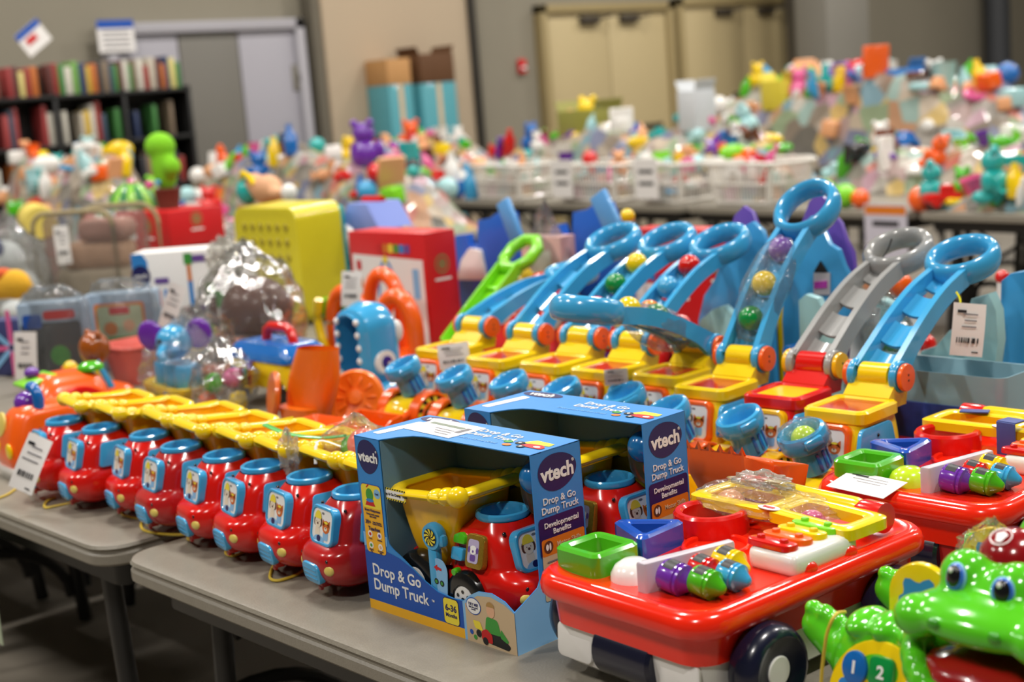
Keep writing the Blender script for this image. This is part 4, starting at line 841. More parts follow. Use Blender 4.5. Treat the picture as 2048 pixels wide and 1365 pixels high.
# --- brown bear rattle, duck and blue wheel toy
t = thing('bear_spinner', 'brown ball bear head on a yellow duck toy with a blue spinner', 'toy', T(-4.0, 1.9, TZ) @ RZ(0))
obj('base', B().loft([(0, .08, -.07, .07, .03), (.03, .085, -.075, .075, .035), (.05, .07, -.06, .06, .03)], 8, 6), ORG, t)
hd = obj('bear_head', B().ell((0, 0, 0), (.046, .046, .05), 22, 14), plastic('bear_brown', '9a4f14'), t, T(0, -.01, .165))
for s in (-1, 1): obj('ear', B().ell((0, 0, 0), (.014, .01, .014), 10, 8), MATS['bear_brown'], hd, T(s*.033, 0, .042))
obj('stalk', B().tube([(0, -.01, .04), (0, -.01, .13)], .012, 8), YEL, t)
dk = obj('duck', B().ell((0, 0, 0), (.05, .026, .03), 16, 10).ell((-.03, -.005, .02), (.026, .022, .024), 14, 8), YEL, t, T(-.05, -.05, .085))
sp = obj('spinner', B().lathe([(.001, -.012), (.03, -.012), (.036, 0), (.03, .012), (.001, .014)], 24), DBLUE, t, T(.045, -.07, .09) @ RZ(30) @ RX(90)); obj('spinner_hub', B().prism(circ(.012, 14), .012, .018, .003), PUR, sp); obj('beak', B().ell((0, 0, 0), (.012, .012, .008), 10, 6), ORG, dk, T(-.058, -.01, .02)); obj('arm', B().tube([(.045, -.07, .1), (.05, -.03, .13), (.06, 0, .05)], .01, 8), BLUE, t)
# --- elephant stacking boat in a clear bag
EP = VV((-3.77, 2.03, TZ))
t = thing('elephant_boat', 'blue elephant with purple ears riding a yellow toy boat', 'toy boat', T(*EP) @ RZ(-6) @ SC(1.2, 1.2, 1.2))
obj('hull', B().loft([(.0, .1, -.05, .05, .03), (.02, .11, -.055, .055, .04), (.045, .125, -.06, .06, .045), (.05, .115, -.05, .05, .04), (.035, .1, -.045, .045, .035)], 10, 7), YEL, t); obj('green_keel', B().box((0, 0, .008), (.2, .09, .016), .006), GRN, t)
e_ = obj('hull_picture', B().prism(circ(.024, 18, .018), 0, .002), P_ORG, t, T(.055, -.058, .03) @ RX(84)); obj('picture_star', B().prism([(0, -.012), (.012, .008), (-.012, .008)], 0, .001), P_BLUE, e_, T(0, 0, .0022))
for k, x in enumerate((-.06, .0, .058)): obj('drum', B().lathe([(.032, 0), (.034, .006), (.034, .05), (.03, .056), (.001, .056)], 20), BLUE, t, T(x, 0, .042))
hd = obj('elephant_head', B().ell((0, 0, 0), (.045, .042, .042), 20, 14).tube(cat([(-.005, -.035, -.005), (-.01, -.055, -.02), (-.005, -.06, -.035)], 8), .013, 10), BLUE, t, T(.01, -.005, .15) @ RZ(42)); obj('muzzle', B().ell((0, 0, 0), (.024, .02, .018), 12, 8), plastic('toy_mid_blue', '2b86c0'), hd, T(.008, -.034, -.02)); obj('eye', B().ell((0, 0, 0), .006, 8, 6), BLK, hd, T(-.02, -.037, .008))
for s in (-1, 1): obj('ear', B().ell((0, 0, 0), (.034, .01, .038), 16, 10), PUR, hd, T(s*.062, .006, .016) @ RY(s*20))
obj('orange_knob', B().ell((0, 0, 0), .01, 10, 8), ORG, t, T(-.055, -.02, .104)); 
bag('clear_bag', (EP.x+.03, EP.y+.02, TZ+.095), (.19, .12, .11), 'clear shiny bag around the elephant boat', FILM, .18, 41)
bag('clear_bag', (EP.x+.27, EP.y-.01, TZ+.09), (.1, .09, .09), 'hazy bag of small toys right of the elephant boat', FILMH, .2, 42)
for k, (x, y, z, m, c) in enumerate(((.22, -.04, .028, ORG, 'orange'), (.3, .01, .028, YEL, 'yellow'), (.26, -.04, .085, GRN, 'green'), (.25, .03, .085, PINK, 'pink'))):
    o = obj('small_toy', B().ell((0, 0, 0), (.03, .026, .028), 12, 8).box((.01, 0, .014), (.03, .03, .03), .008), m, None, T(EP.x+x, EP.y+y, TZ+z+.001)); tag(o, '%s rounded toy inside the hazy bag by the elephant boat' % c, 'toy', 'toys in the hazy bag')
# --- rubber red-pink bag contents behind the bear
t = thing('pink_tub', 'translucent coral plastic tub lying behind the elephant boat', 'tub', T(-4.22, 2.14, TZ)); obj('tub_wall', B().loft([(0, .07, -.07, .07, .03), (.08, .09, -.085, .085, .04), (.12, .1, -.095, .095, .04), (.118, .092, -.088, .088, .038), (.02, .06, -.06, .06, .03)], 12, 6), plastic('coral_tub', 'd9655a', .3), t); obj('rim', B().tube([(x, y, .12) for x, y in rrect(.2, .19, .05, 6)], .007, 8, True), MATS['coral_tub'], t)
bag('clear_bag', (-4.1, 2.28, TZ+.1), (.15, .13, .1), 'large crumpled clear bag behind the bear toy', FILMH, .2, 44)
# --- bagged activity boxes
def bagged_box(base, w, h, d, rz, label, blabel, front, seed):
    t = cbox('toy_carton', label, 'toy box', base, w, d, h, mat('carton_grey_blue', '8fa3b8', .45), rz, 'bagged cartons'); front(t, w, h, d)
    bag('clear_bag', (base.x, base.y, base.z+h*.56), (w*.6, d*.9, h*.6), blabel, FILMH, .12, seed, sq=.6, knot=False)
def fr1(t, w, h, d):
    M = T(0, -d/2-.001, h/2) @ FRONT; fp(t, rrect(w*.94, h*.76, .01), mat('print_charcoal', '3c4248', .4), M @ T(0, -h*.1, 0)); fp(t, rrect(w*.3, h*.16, .01), P_DBL, M @ T(-w*.28, h*.3, .0004)); fp(t, rrect(w*.5, h*.1, .01), P_RED, M @ T(w*.15, h*.36, .0004)); fp(t, circ(w*.16, 16), P_GRN, M @ T(w*.1, -h*.1, .0005)); fp(t, rrect(w*.4, h*.07, .008), P_RED, M @ T(w*.2, -h*.3, .0006), 'red_band')
def fr2(t, w, h, d):
    M = T(0, -d/2-.001, h/2) @ FRONT; fp(t, rrect(w*.74, h*.56, .012), P_ORG, M @ T(0, h*.1, 0), 'orange_border'); fp(t, rrect(w*.66, h*.48, .01), mat('print_pale_scene', 'b8c7a2', .45), M @ T(0, h*.1, .0004)); fp(t, circ(w*.1, 14), P_ORG, M @ T(-w*.15, h*.05, .0008)); fp(t, circ(w*.09, 14), P_SKIN, M @ T(w*.12, h*.08, .0008)); fp(t, rrect(w*.6, h*.08, .004), P_GRN, M @ T(0, -h*.1, .0007)); fp(t, rrect(w*.3, h*.1, .004), P_RED, M @ T(0, h*.28, .0009))
p = pz(128, 775); bagged_box(p, .2, .28, .1, 48, 'pale blue activity carton with dark window in a hazy bag', 'hazy bag around the dark windowed carton', fr1, 51)
price_tag('white price tag hanging on the bag of the dark windowed carton', T(p.x+.05, p.y-.13, TZ+.13) @ RZ(48) @ RX(88) @ RZ(-5), .07, .15, 61)
p = pz(262, 735); bagged_box(p, .23, .26, .1, 46, 'pale blue carton with an orange framed picture in a clear bag', 'clear bag around the orange framed carton', fr2, 52)
# --- tall white and blue carton of a ball run
p = pz(408, 695); w, h, d = .4, .36, .16
t = cbox('ball_run_carton', 'white carton with a blue end band and a picture of a coloured ball run', 'toy box', p, w, d, h, P_WHT, 46)
M = T(0, -d/2-.001, h/2) @ FRONT; fp(t, [(-w/2, -h/2), (-w*.36, -h/2), (-w*.36, h*.42), (-w*.4, h/2), (-w/2, h/2)], P_BLUE, M, 'blue_band'); fp(t, circ(.034, 20, .038), P_NAVY, M @ T(-w*.43, h*.28, .0006), 'brand_oval'); text('vtech', .022, P_WHT, t, M @ T(-w*.43, h*.28, .0012), .02)
for k, (x, y, a, c, m) in enumerate(((.0, -.02, .016, .2, P_BLUE), (.0, .1, .014, .06, P_ORG), (.0, .15, .03, .04, P_GRN), (.07, -.06, .03, .14, P_BRN), (.07, .04, .035, .04, P_GRN), (-.09, -.02, .012, .14, P_BLUE), (-.115, .02, .012, .06, P_RED), (.1, -.0, .03, .06, P_GRN), (.06, -.12, .08, .03, P_BLUE), (-.1, .08, .05, .02, P_VIO), (.04, .15, .05, .025, P_VIO), (-.12, -.14, .03, .03, P_VIO), (.03, -.03, .03, .03, P_VIO), (.02, -.13, .03, .04, P_YEL))): fp(t, rrect(a, c, .005), m, M @ T(x, y, .0005+.0003*k), 'picture_piece')
# --- star puzzle and yellow toy at the left edge
p = pz(45, 745); t = cbox('puzzle_carton', 'dark blue carton with crossing pink and blue bars at the left edge', 'toy box', p, .3, .1, .19, mat('print_dark_scene', '3a3f70', .45, .3, 30), 42)
M = T(0, -.052, .095) @ FRONT
for k in range(8): fp(t, rrect(.12, .016, .007), [PINK, P_LBL][k % 2], M @ RZ(45*k) @ T(.07, 0, .001+.0003*k), 'spoke_print')
p = pz(40, 690); t = thing('yellow_plush', 'yellow and red soft toy lying on the puzzle carton at left', 'soft toy', T(p.x+.04, p.y-.06, TZ+.19) @ RZ(20)); obj('plush_body', remeshed(B().ell((0, 0, .05), (.16, .07, .05), 20, 12).ell((-.12, 0, .08), (.06, .05, .05), 16, 10).ell((.1, -.02, .06), (.07, .05, .06), 16, 10), .012, 4, mat('plush_yellow', 'e0aa28', .9, .15, 20, bump=.3)), None, t); obj('red_patch', B().ell((0, 0, 0), (.05, .03, .025), 14, 8), mat('plush_red', 'd05a28', .9), t, T(.05, -.03, .1))
# --- beige framed zip bag, white fluffy bag and yellow roll behind
p = pz(185, 620); t = thing('zip_bedding_bag', 'clear zip bag with beige piping holding pale bedding', 'bedding bag', T(p.x, p.y, TZ) @ RZ(38))
PIP = mat('beige_piping', '9a8b66', .6)
obj('front_piping', B().tube([(x, -.09, y+.23) for x, y in rrect(.38, .44, .07, 6)], .011, 8, True), PIP, t); obj('back_piping', B().tube([(x+.12, .12, y+.235) for x, y in rrect(.38, .44, .09, 6)], .011, 8, True), PIP, t)
obj('fold_stack', B().box((.04, .01, .1), (.33, .18, .19), .04, 3), mat('cloth_ivory', 'b9aa94', .9, .12, 15, bump=.3), t); obj('cloth_fold', B().box((.07, .01, .25), (.3, .17, .12), .04, 3), mat('cloth_peach', 'c9a184', .9, .15, 12, bump=.3), t); obj('cloth_fold', B().box((.12, .0, .36), (.24, .16, .1), .04, 3), mat('cloth_rose', 'b98a7c', .9, .2, 12, bump=.3), t)
obj('film_cover', B().box((.06, .01, .232), (.44, .22, .44), .06, 4), FILMH, t)
price_tag('white price tag on the front of the beige zip bag', T(p.x+.035, p.y-.115, TZ+.31) @ RZ(38) @ RX(90), .07, .17, 66)
p = pz(30, 640); t = thing('white_fluffy_toy', 'white fluffy soft toy in a shiny bag at the far left', 'soft toy', T(p.x, p.y, TZ)); obj('plush_body', remeshed(B().ell((0, 0, .12), (.17, .13, .12), 20, 12).ell((.05, -.03, .27), (.1, .09, .09), 16, 10).ell((-.1, 0, .26), (.09, .08, .1), 16, 10).ell((.15, -.05, .06), (.08, .07, .06), 14, 10), .018, 4, mat('white_plush', 'ccd0d0', .95, .1, 20, bump=.5, bscale=90)), None, t); obj('blue_patch', B().ell((0, 0, 0), (.03, .02, .05), 12, 8), mat('plush_slate', '50567c', .9), t, T(.1, -.07, .32)); bag('clear_bag', (p.x, p.y, TZ+.2), (.23, .17, .21), 'shiny clear bag around the white fluffy toy', FILMH, .2, 55)
p = pz(90, 560); o = obj('foam_roll', B().lathe([(.02, -.25), (.085, -.25), (.09, -.24), (.09, .24), (.085, .25), (.02, .25)], 24, RY(90)), mat('pale_yellow_foam', 'd9c45e', .8, .1), None, T(p.x, p.y, TZ+.33) @ RZ(-20)); tag(o, 'pale yellow foam roll lying behind the white fluffy toy', 'foam roll')
t = cbox('plain_carton', 'plain grey carton under the pale yellow foam roll', 'box', VV((p.x, p.y, TZ)), .5, .2, .236, mat('grey_card', '8b8880', .7), -20)
# --- brown toy in a gathered bag
p = pz(515, 745); t = thing('brown_saucer_toy', 'brown round toy house in a gathered clear bag', 'toy', T(p.x, p.y, TZ) @ RZ(10)); obj('skirt', B().lathe([(.13, 0), (.16, .02), (.15, .09), (.11, .14), (.001, .15)], 28), plastic('toy_dark_umber', '3f2018', .4), t); obj('dome', B().ell((0, 0, 0), (.12, .11, .11), 22, 14), plastic('toy_umber', '5a2f1a', .4), t, T(.03, 0, .2)); obj('window', B().prism(circ(.03, 16), 0, .01, .003), GRN, t, T(-.09, -.1, .14) @ RZ(-40) @ RX(80)); obj('green_leaf', B().ell((0, 0, 0), (.03, .02, .06), 12, 8), GRN, t, T(-.12, -.06, .1)); obj('orange_foot', B().box((.02, -.16, .03), (.12, .06, .06), .015), ORG, t)
bag('clear_bag', (p.x-.0, p.y, TZ+.185), (.19, .17, .19), 'large clear bag gathered over the brown round toy', FILMH, .16, 57); bag('bag_neck', (p.x-.05, p.y-.04, TZ+.37), (.07, .05, .06), 'white bunched neck of the brown toy bag', FILMW, .5, 58)
price_tag('white barcode tag tied to the bag of the brown toy', T(p.x-.13, p.y-.2, TZ+.235) @ RZ(30) @ RX(88) @ RZ(-24), .06, .15, 67)
# --- yellow square crate with diagonal lattice
p = pz(580, 640); cs = .44; t = thing('yellow_crate', 'yellow square plastic crate with a diamond lattice side', 'crate', T(p.x, p.y+.03, TZ+.01) @ RZ(0)); YC = plastic('crate_yellow', 'd9cc1c', .4)
obj('crate_wall', B().grid([[(x, q, y+cs/2) for x, y in rrect(cs*s, cs*s, .05, 5)] for q, s in ((-.1, .9), (-.1, 1.), (.1, 1.04), (.1, .98), (-.06, .9))], True, False, False).box((0, -.094, cs/2), (cs*.9, .01, cs*.9)), YC, t); obj('back_tray', B().box((0, .12, cs/2), (cs*.96, .04, cs*.96), .03, 3), TURQ, t)
L = B()
for i in range(6):
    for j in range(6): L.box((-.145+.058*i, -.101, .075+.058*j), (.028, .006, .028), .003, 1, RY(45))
o = obj('lattice_hole_shade', L, plastic('crate_hole_shade', '9c8c12', .5), t); o['kind'] = 'stuff'  # raised squares, darker yellow painted as the shade inside through holes
# --- red and white toy carton with round emblem
p = pz(868, 700); w, h, d = .42, .385, .13
def redcarton(base, w, h, d, rz, label, pict=True, group='red toy cartons'):
    t = cbox('red_toy_carton', label, 'toy box', base, w, d, h, P_RED, rz, group); M = T(0, -d/2-.001, h/2) @ FRONT; R_ = T(w/2+.001, 0, h/2) @ MRIGHT
    for MM_, s, x, y in ((R_, .5, 0, h*.22),)+(() if pict else ((M, .6, w*.12, h*.1),)):
        fp(t, circ(.062*s, 24, .066*s), mat('print_gold_ring', '8e7a4a', .5), MM_ @ T(x, y, .0004), 'emblem_ring'); fp(t, circ(.05*s, 24), P_RED, MM_ @ T(x, y, .0008), 'emblem_band'); fp(t, circ(.036*s, 24), MATS['print_gold_ring'], MM_ @ T(x, y, .0012), 'emblem_core'); fp(t, rrect(.14*s, .016*s, .004), P_WHT, MM_ @ T(x, y-.1*s, .0006), 'emblem_caption')
    if pict:
        fp(t, [(-w*.46, -h/2), (w*.46, -h/2), (w*.46, h*.27), (-w*.46, h*.3)], P_WHT, M @ T(0, 0, .0004), 'white_panel')
        for k, c in enumerate((P_RED, P_ORG, P_LEM, P_GRN, P_BLUE, P_VIO)): fp(t, rrect(.026, .03, .006), c, M @ T(-w*.08+.03*k, h*.36, .0006), 'title_letter')
        A = [(.055*cos(PI*i/12), .15*sin(PI*i/12)) for i in range(13)]; I = [(.043*cos(PI-PI*i/12), .135*sin(PI-PI*i/12)) for i in range(13)]; fp(t, A+I, P_BLUE, M @ T(-w*.02, -h*.12, .001), 'arch_picture'); fp(t, circ(.014, 12), P_LEM, M @ T(-w*.02, h*.26, .0013), 'arch_top'); fp(t, rrect(.04, .08, .01), P_RED, M @ T(w*.22, -h*.12, .0012), 'figure_block'); fp(t, rrect(.02, .05, .006), P_BLUE, M @ T(w*.22, -h*.12, .0016), 'figure_block')
        for k in range(3): fp(t, rrect(.028, .035, .008), [P_RED, P_ORG, P_BRN][k], M @ T(-w*.38, h*.2-.06*k, .0012), 'side_picture')
        fp(t, rrect(.035, .1, .003), P_LBL, M @ T(w*.36, h*.06, .001), 'caption_block')
    else: fp(t, [(-w*.5, -h*.3), (-w*.12, -h*.3), (-w*.12, h*.05), (-w*.5, h*.05)], P_WHT, M @ T(0, 0, .0004), 'white_label'); [fp(t, rrect(.02, .02, .004), c, M @ T(-w*.42+.03*k, h*.1, .0006), 'title_letter') for k, c in enumerate((P_LEM, P_GRN, P_BLUE, P_VIO))]
    return t
redcarton(VV((p.x-w/2, p.y+d/2, TZ)), w, h, d, 0, 'red carton with a white picture panel standing behind the orange arch toy')
# boxed stack further left
p = pz(350, 575); q = VV((p.x, p.y, TZ)); redcarton(q, .5, .22, .3, 0, 'lower red toy carton in the stack left of the yellow crate', False); redcarton(VV((q.x+.02, q.y, TZ+.221)), .5, .17, .3, 2, 'upper red toy carton in the stack left of the yellow crate', False)
# --- orange arch toy with tag
p = VV((-3.72, 2.74, TZ)); t = thing('arch_activity_toy', 'orange twin arch activity toy with a price tag on top', 'activity toy', T(*p) @ RZ(6))
def archtube(w, h, r): return [(-w/2, 0, 0), (-w/2, 0, h*.45)]+[(w/2*-cos(PI*i/10), 0, h*.5+(h*.5)*sin(PI*i/10)) for i in range(11)]+[(w/2, 0, h*.45), (w/2, 0, 0)]
obj('front_arch', B().tube(archtube(.15, .2, 0), .024, 12), ORG, t, T(-.09, -.06, .03)); obj('back_arch', B().tube(archtube(.15, .24, 0), .024, 12), ORG, t, T(-.03, .05, .03)); obj('tall_arch', B().tube(archtube(.15, .21, 0), .028, 12), ORG, t, T(.1, -.02, .0)); obj('base_board', B().box((0, 0, .018), (.36, .2, .036), .014), ORG, t); obj('crossbar', B().tube([(-.16, -.06, .12), (-.02, -.06, .12)], .012, 10), GRY, t); obj('yellow_bead', B().lathe([(.001, -.02), (.024, -.02), (.026, 0), (.024, .02), (.001, .02)], 16, RY(90)), YEL, t, T(-.1, -.06, .12)); obj('hanging_bell', B().ell((0, 0, 0), (.025, .025, .028), 14, 8), YEL, t, T(-.09, -.06, .08)); obj('yellow_post', B().tube(cat([(-.2, -.08, .2), (-.215, -.08, .13), (-.19, -.09, .06), (-.17, -.09, .02)], 10), .016, 10), YEL, t); obj('green_drum', B().lathe([(.04, -.03), (.045, 0), (.04, .03), (.001, .03)], 18), GRN, t, T(-.19, -.03, .17)); obj('dark_panel', B().box((-.09, .0, .1), (.13, .01, .12), .004), P_BLK, t); obj('purple_knob', B().ell((0, 0, 0), .03, 14, 10), PUR, t, T(.03, -.02, .16))
pp = px_y(703, 578, 2.62); price_tag('white barcode tag hanging over the orange arch toy', face_cam(pp, -6) @ RZ(-6), .062, .11, 71)
# --- blue hungry dinosaur with open mouth
p = VV((-3.29, 2.36, TZ)); t = thing('dinosaur_popper', 'blue dinosaur ball popper with a wide open mouth and round eyes', 'toy dinosaur', T(*p) @ RZ(2) @ SC(.9, .9, .9))
mouth_o = [(.055, .03), (.055, .09), (.045, .14), (0, .16), (-.045, .14), (-.055, .09), (-.055, .03)]
b = B(); rows = []
for y, s, dz in ((-.062, .8, .0), (-.05, .98, 0), (0, 1.12, 0), (.05, 1.05, 0), (.085, .7, .0), (.095, .25, 0)):
    rows.append([(x*s*.088/.075, y, .16+z*s*.125/.12+dz) for x, z in rrect(.15, .24, .07, 7)])
mo = [[(x*.9, y, .165+z*.98) for x, z in rrect(.116, .21, .05, 7)] for y in (-.068, .03)]
b.grid([mo[1], mo[0]]+rows, True, True, True); obj('head', b, BLUE, t); obj('gullet', B().face(rrect(.104, .2, .045, 7), 0), plastic('toy_mouth_blue', '0d3f8c', .3), t, T(0, .026, .165) @ FRONT)
for s in (-1, 1):
    e = obj('eye', B().lathe([(.001, -.01), (.036, -.01), (.04, 0), (.036, .012), (.001, .014)], 24), WHT, t, T(s*.088, .0, .115) @ RY(90*s)); obj('iris', B().prism(circ(.02, 20), .012, .016, .002), plastic('iris_violet', '2f2a86', .2), e); obj('glint', B().prism(circ(.007, 10), .016, .018), WHT, e, T(.006, .008, 0))
    obj('cheek_fin', B().ell((0, 0, 0), (.02, .02, .035), 12, 8), WHT, t, T(s*.075, .07, .2))
for k in range(5):
    for s in (-1, 1): obj('tooth', B().ell((0, 0, 0), (.0095, .009, .011), 10, 8), P_WHT, t, T(s*(.053-.002*abs(k-2)), -.066, .085+.04*k if k else .08))
obj('foot_base', B().loft([(0, .11, -.1, .1, .05), (.03, .115, -.105, .1, .05), (.05, .09, -.07, .08, .05), (.055, .05, -.04, .05, .04)], 10, 6), BLUE, t)
# --- blue toy lorry with red carry handle
p = VV((-3.48, 2.19, TZ)); t = thing('tool_lorry', 'blue topped toy lorry with a red carry handle', 'toy lorry', T(*p) @ RZ(0)); obj('lid', B().loft([(.13, .16, -.08, .08, .02), (.15, .155, -.075, .075, .02), (.175, .12, -.06, .06, .02)], 6, 5), DBLUE, t); obj('body', B().box((0, 0, .09), (.3, .15, .08), .012), YEL, t); obj('carry_handle', B().tube([(-.05, 0, .17), (-.04, 0, .205), (-.02, 0, .215), (.06, 0, .215), (.08, 0, .205), (.09, 0, .17)], .014, 10), RED, t)
for k, m in enumerate((DBLUE, RED, GRN)): obj('side_block', B().box((-.12+.035*k, -.076, .085), (.026, .01, .04), .004), m, t)
for sx in (-1, 1):
    for sy in (-1, 1): wheel('wheel', t, T(sx*.1, sy*.07, .042) @ RX(-90*sy), .042, .024, hubm=GRY)
obj('red_post', B().tube([(-.03, -.078, .05), (-.02, -.078, .13)], .01, 8), RED, t)
# --- orange loose digger parts: funnel scoop, wheel and trough
p = pz(640, 870); t = thing('orange_scoop', 'orange toy scoop with a round open end standing on the table', 'toy scoop', T(-3.05, 1.99, TZ) @ RZ(6) @ SC(1.3, 1.3, 1.25)); OS = plastic('scoop_orange', 'ee7512', .35); obj('scoop_pan', B().grid([[(.0+.05*q+x*(1-.1*q), y*.5, .03+.15*q) for x, y in rrect(.11+.03*sin(q*3), .09, .04, 6)] for q in [i/8 for i in range(9)]], True, True, False), OS, t); obj('round_end', B().lathe([(.048, -.005), (.05, 0), (.048, .006), (.001, .004)], 24), plastic('scoop_deep_orange', 'd9660f', .4), t, T(-.062, -.03, .08) @ RZ(-30) @ RX(80)); obj('lower_cup', B().loft([(0, .05, -.04, .04, .03), (.06, .055, -.045, .045, .035)], 4, 6), OS, t)  # round end in a slightly deeper orange than the pan
t = thing('orange_wheel_disc', 'big orange ribbed toy wheel leaning beside the dinosaur', 'toy wheel', T(-2.985, 2.1, TZ+.075) @ RZ(42) @ RX(70)); obj('disc', B().lathe([(.001, 0), (.07, 0), (.074, .012), (.066, .024), (.05, .02), (.001, .02)], 32), OS, t)
for k in range(10): obj('rib', B().box((.042, 0, .022), (.024, .006, .004), .001), OS, t, RZ(36*k))
obj('hub', B().lathe([(.02, .018), (.018, .03), (.001, .031)], 16), OS, t)
t = thing('orange_trough', 'orange toothed toy trough in front of the big orange wheel', 'toy trough', T(-2.885, 1.9, TZ) @ RZ(4))
obj('trough_wall', B().loft([(.0, .05, -.04, .04, .012), (.03, .06, -.05, .05, .015), (.065, .07, -.06, .06, .016), (.064, .065, -.055, .055, .014), (.012, .045, -.035, .035, .01)], 10, 4), ORG, t)
for k in range(6): obj('tooth', B().box((-.06+.024*k, -.06, .07), (.014, .006, .016), .003), ORG, t)
# --- green ramp with ring handle
b0 = VV((-3.27, 2.66, TZ)); t = thing('green_ramp_handle', 'lime green push handle with a hexagonal ring leaning behind the walkers', 'push handle', T(*b0) @ RZ(0))
obj('white_foot', B().box((0, -.03, .05), (.11, .1, .1), .012), WHT, t)
Mh = T(0, 0, .08) @ RX(38)
tr = B(); 
tr.box((0, .17, 0), (.075, .3, .008), .002).box((-.041, .17, .014), (.01, .32, .04), .004).box((.041, .17, .014), (.01, .32, .04), .004); obj('ramp_track', tr, LIME, t, Mh)
for k in range(3): obj('step_rib', B().box((0, .07+.085*k, .006), (.072, .012, .018), .003), LIME, t, Mh)
obj('ring_grip', B().tube([(.062*sin(2*PI*i/8+PI/8), .385-.065*cos(2*PI*i/8+PI/8), .01) for i in range(8)], .019, 10, True), LIME, t, Mh @ T(0, 0, 0))
# --- bag knot, coral ball and strap on the truck beds
o = obj('toy_ball', B().ell((0, 0, 0), .03, 20, 12), plastic('coral_pink', 'f0715a'), None, T(TPOS[6][0]+.01, TPOS[6][1]+.12, TZ+.2)); tag(o, 'coral ball bagged in the bed of the seventh red truck', 'ball')
o = obj('toy_ball', B().ell((0, 0, 0), .026, 20, 12), GRN, None, T(TPOS[6][0]-.035, TPOS[6][1]+.13, TZ+.186)); tag(o, 'green ball bagged beside the coral ball', 'ball')
bag('clear_bag', (TPOS[6][0]-.01, TPOS[6][1]+.12, TZ+.195), (.085, .06, .045), 'clear bag of balls in the bed of the seventh red truck', FILM, .2, 81)
bag('bag_knot', (TPOS[6][0]-.068, TPOS[6][1]+.012, TZ+.196), (.02, .016, .035), 'white twisted bag knot above the blue truck ring', FILMW, .6, 82)
P = [(TPOS[6][0]+.025, TPOS[6][1]+.06, TZ+.212), (TPOS[6][0]+.0, TPOS[6][1]+.03, TZ+.225), (TPOS[6][0]+.015, TPOS[6][1]+.01, TZ+.19)]; o = obj('white_strap', B().tube(cat(P, 12), .003, 6, False, .5), P_WHT); tag(o, 'white plastic strap in the roof ring of the seventh truck', 'strap')
o = obj('green_strip', B().tube(cat([tuple(px_y(530, 850, TPOS[5][1]+.1)), tuple(px_y(575, 868, TPOS[5][1]+.09)), tuple(px_y(640, 876, TPOS[5][1]+.1)), tuple(px_y(690, 872, TPOS[5][1]+.12))], 16), .007, 8, False, .4), plastic('strip_green', '3fae4a', .3)); tag(o, 'narrow green plastic strip lying across the right truck beds', 'plastic strip')
pp = px_x(75, 905, -3.1); t = price_tag('white barcode price tag leaning on the leftmost red truck', T(TPOS[0][0]+.06, TPOS[0][1]-.11, TZ+.1) @ RZ(35) @ RX(72) @ RZ(-22), .062, .125, 91)
# --- hanging paper sign on the front table edge, bottom left
t = thing('hanging_sign', 'laminated flowered paper sign hanging from the left table edge', 'sign', T(-3.33, 1.168, TZ-.17) @ RX(90)); SGW = .42
obj('sheet', B().box((0, 0, 0), (SGW, .3, .002)), mat('sign_pale_green', 'a9b79c', .4, .15, 20), t); obj('white_field', B().box((0, 0, .0015), (SGW*.9, .26, .001)), PAPER, t)
for k, (x, y, m) in enumerate(((.165, .03, P_YEL), (.175, -.1, P_RED), (.16, -.02, P_LEM), (.15, .1, P_GRN), (-.15, .1, P_RED), (-.16, -.08, P_YEL))): obj('flower_print', B().prism([( (.016+.006*cos(5*2*PI*i/30))*cos(2*PI*i/30), (.016+.006*cos(5*2*PI*i/30))*sin(2*PI*i/30)) for i in range(30)], 0, .0008), m, t, T(x, y, .0022))
# ------------------------------------------------------------------ castles and plastic play sets behind the walkers
def plate(name, pts, y, th, m, parent, z0=None):
    P = [px_y(a, c, y) for a, c in pts]; poly = [(p.x, p.z) for p in P]
    if z0 is not None: poly = [(x, max(z, z0)) for x, z in poly]
    return obj(name, B().prism(rpoly(poly, .008, 2), -th/2, th/2, .002), m, parent, T(0, y, 0) @ RX(90))
def ground(pts, y): # drop the bottom of a plate to the table
    P = list(pts); return P
def cplate(name, pts, y, th, m, parent):      # plate whose lowest edge is carried down to the table top
    P = [px_y(a, c, y) for a, c in pts]; poly = [(p.x, p.z) for p in P]; xs = [p[0] for p in poly]
    poly = poly+[(max(xs), TZ), (min(xs), TZ)] if poly[0][0] < poly[-1][0] else poly+[(min(xs), TZ), (max(xs), TZ)]
    return obj(name, B().prism(poly, -th/2, th/2, .002), m, parent, T(0, y, 0) @ RX(90))
t = thing('castle_playset', 'blue and purple ice castle play set behind the grey walker handle', 'toy castle', T(0, 0, 0))
cplate('purple_panel', [(1425, 600), (1440, 540), (1455, 480), (1472, 430), (1490, 412), (1508, 425), (1520, 460), (1545, 490), (1560, 560)], 2.84, .014, LILA, t)
cplate('purple_panel', [(1585, 560), (1592, 500), (1604, 450), (1622, 402), (1640, 383), (1658, 402), (1666, 425), (1684, 446), (1695, 480), (1708, 505), (1716, 580)], 2.86, .014, LILA, t)
bl = cplate('blue_panel', [(1400, 640), (1412, 590), (1432, 560), (1448, 520), (1472, 485), (1486, 455), (1508, 443), (1528, 462), (1538, 500), (1548, 640)], 2.78, .016, CYANB, t)
br = cplate('blue_panel', [(1568, 640), (1572, 560), (1586, 490), (1604, 452), (1625, 432), (1646, 452), (1662, 488), (1680, 500), (1690, 530), (1704, 556), (1714, 590), (1736, 640)], 2.8, .016, CYANB, t)
def cpic(name, pts, y, m): 
    P = [px_y(a, c, y) for a, c in pts]; return obj(name, B().prism([(p.x, p.z) for p in P], -.002, .002), m, t, T(0, y, 0) @ RX(90))
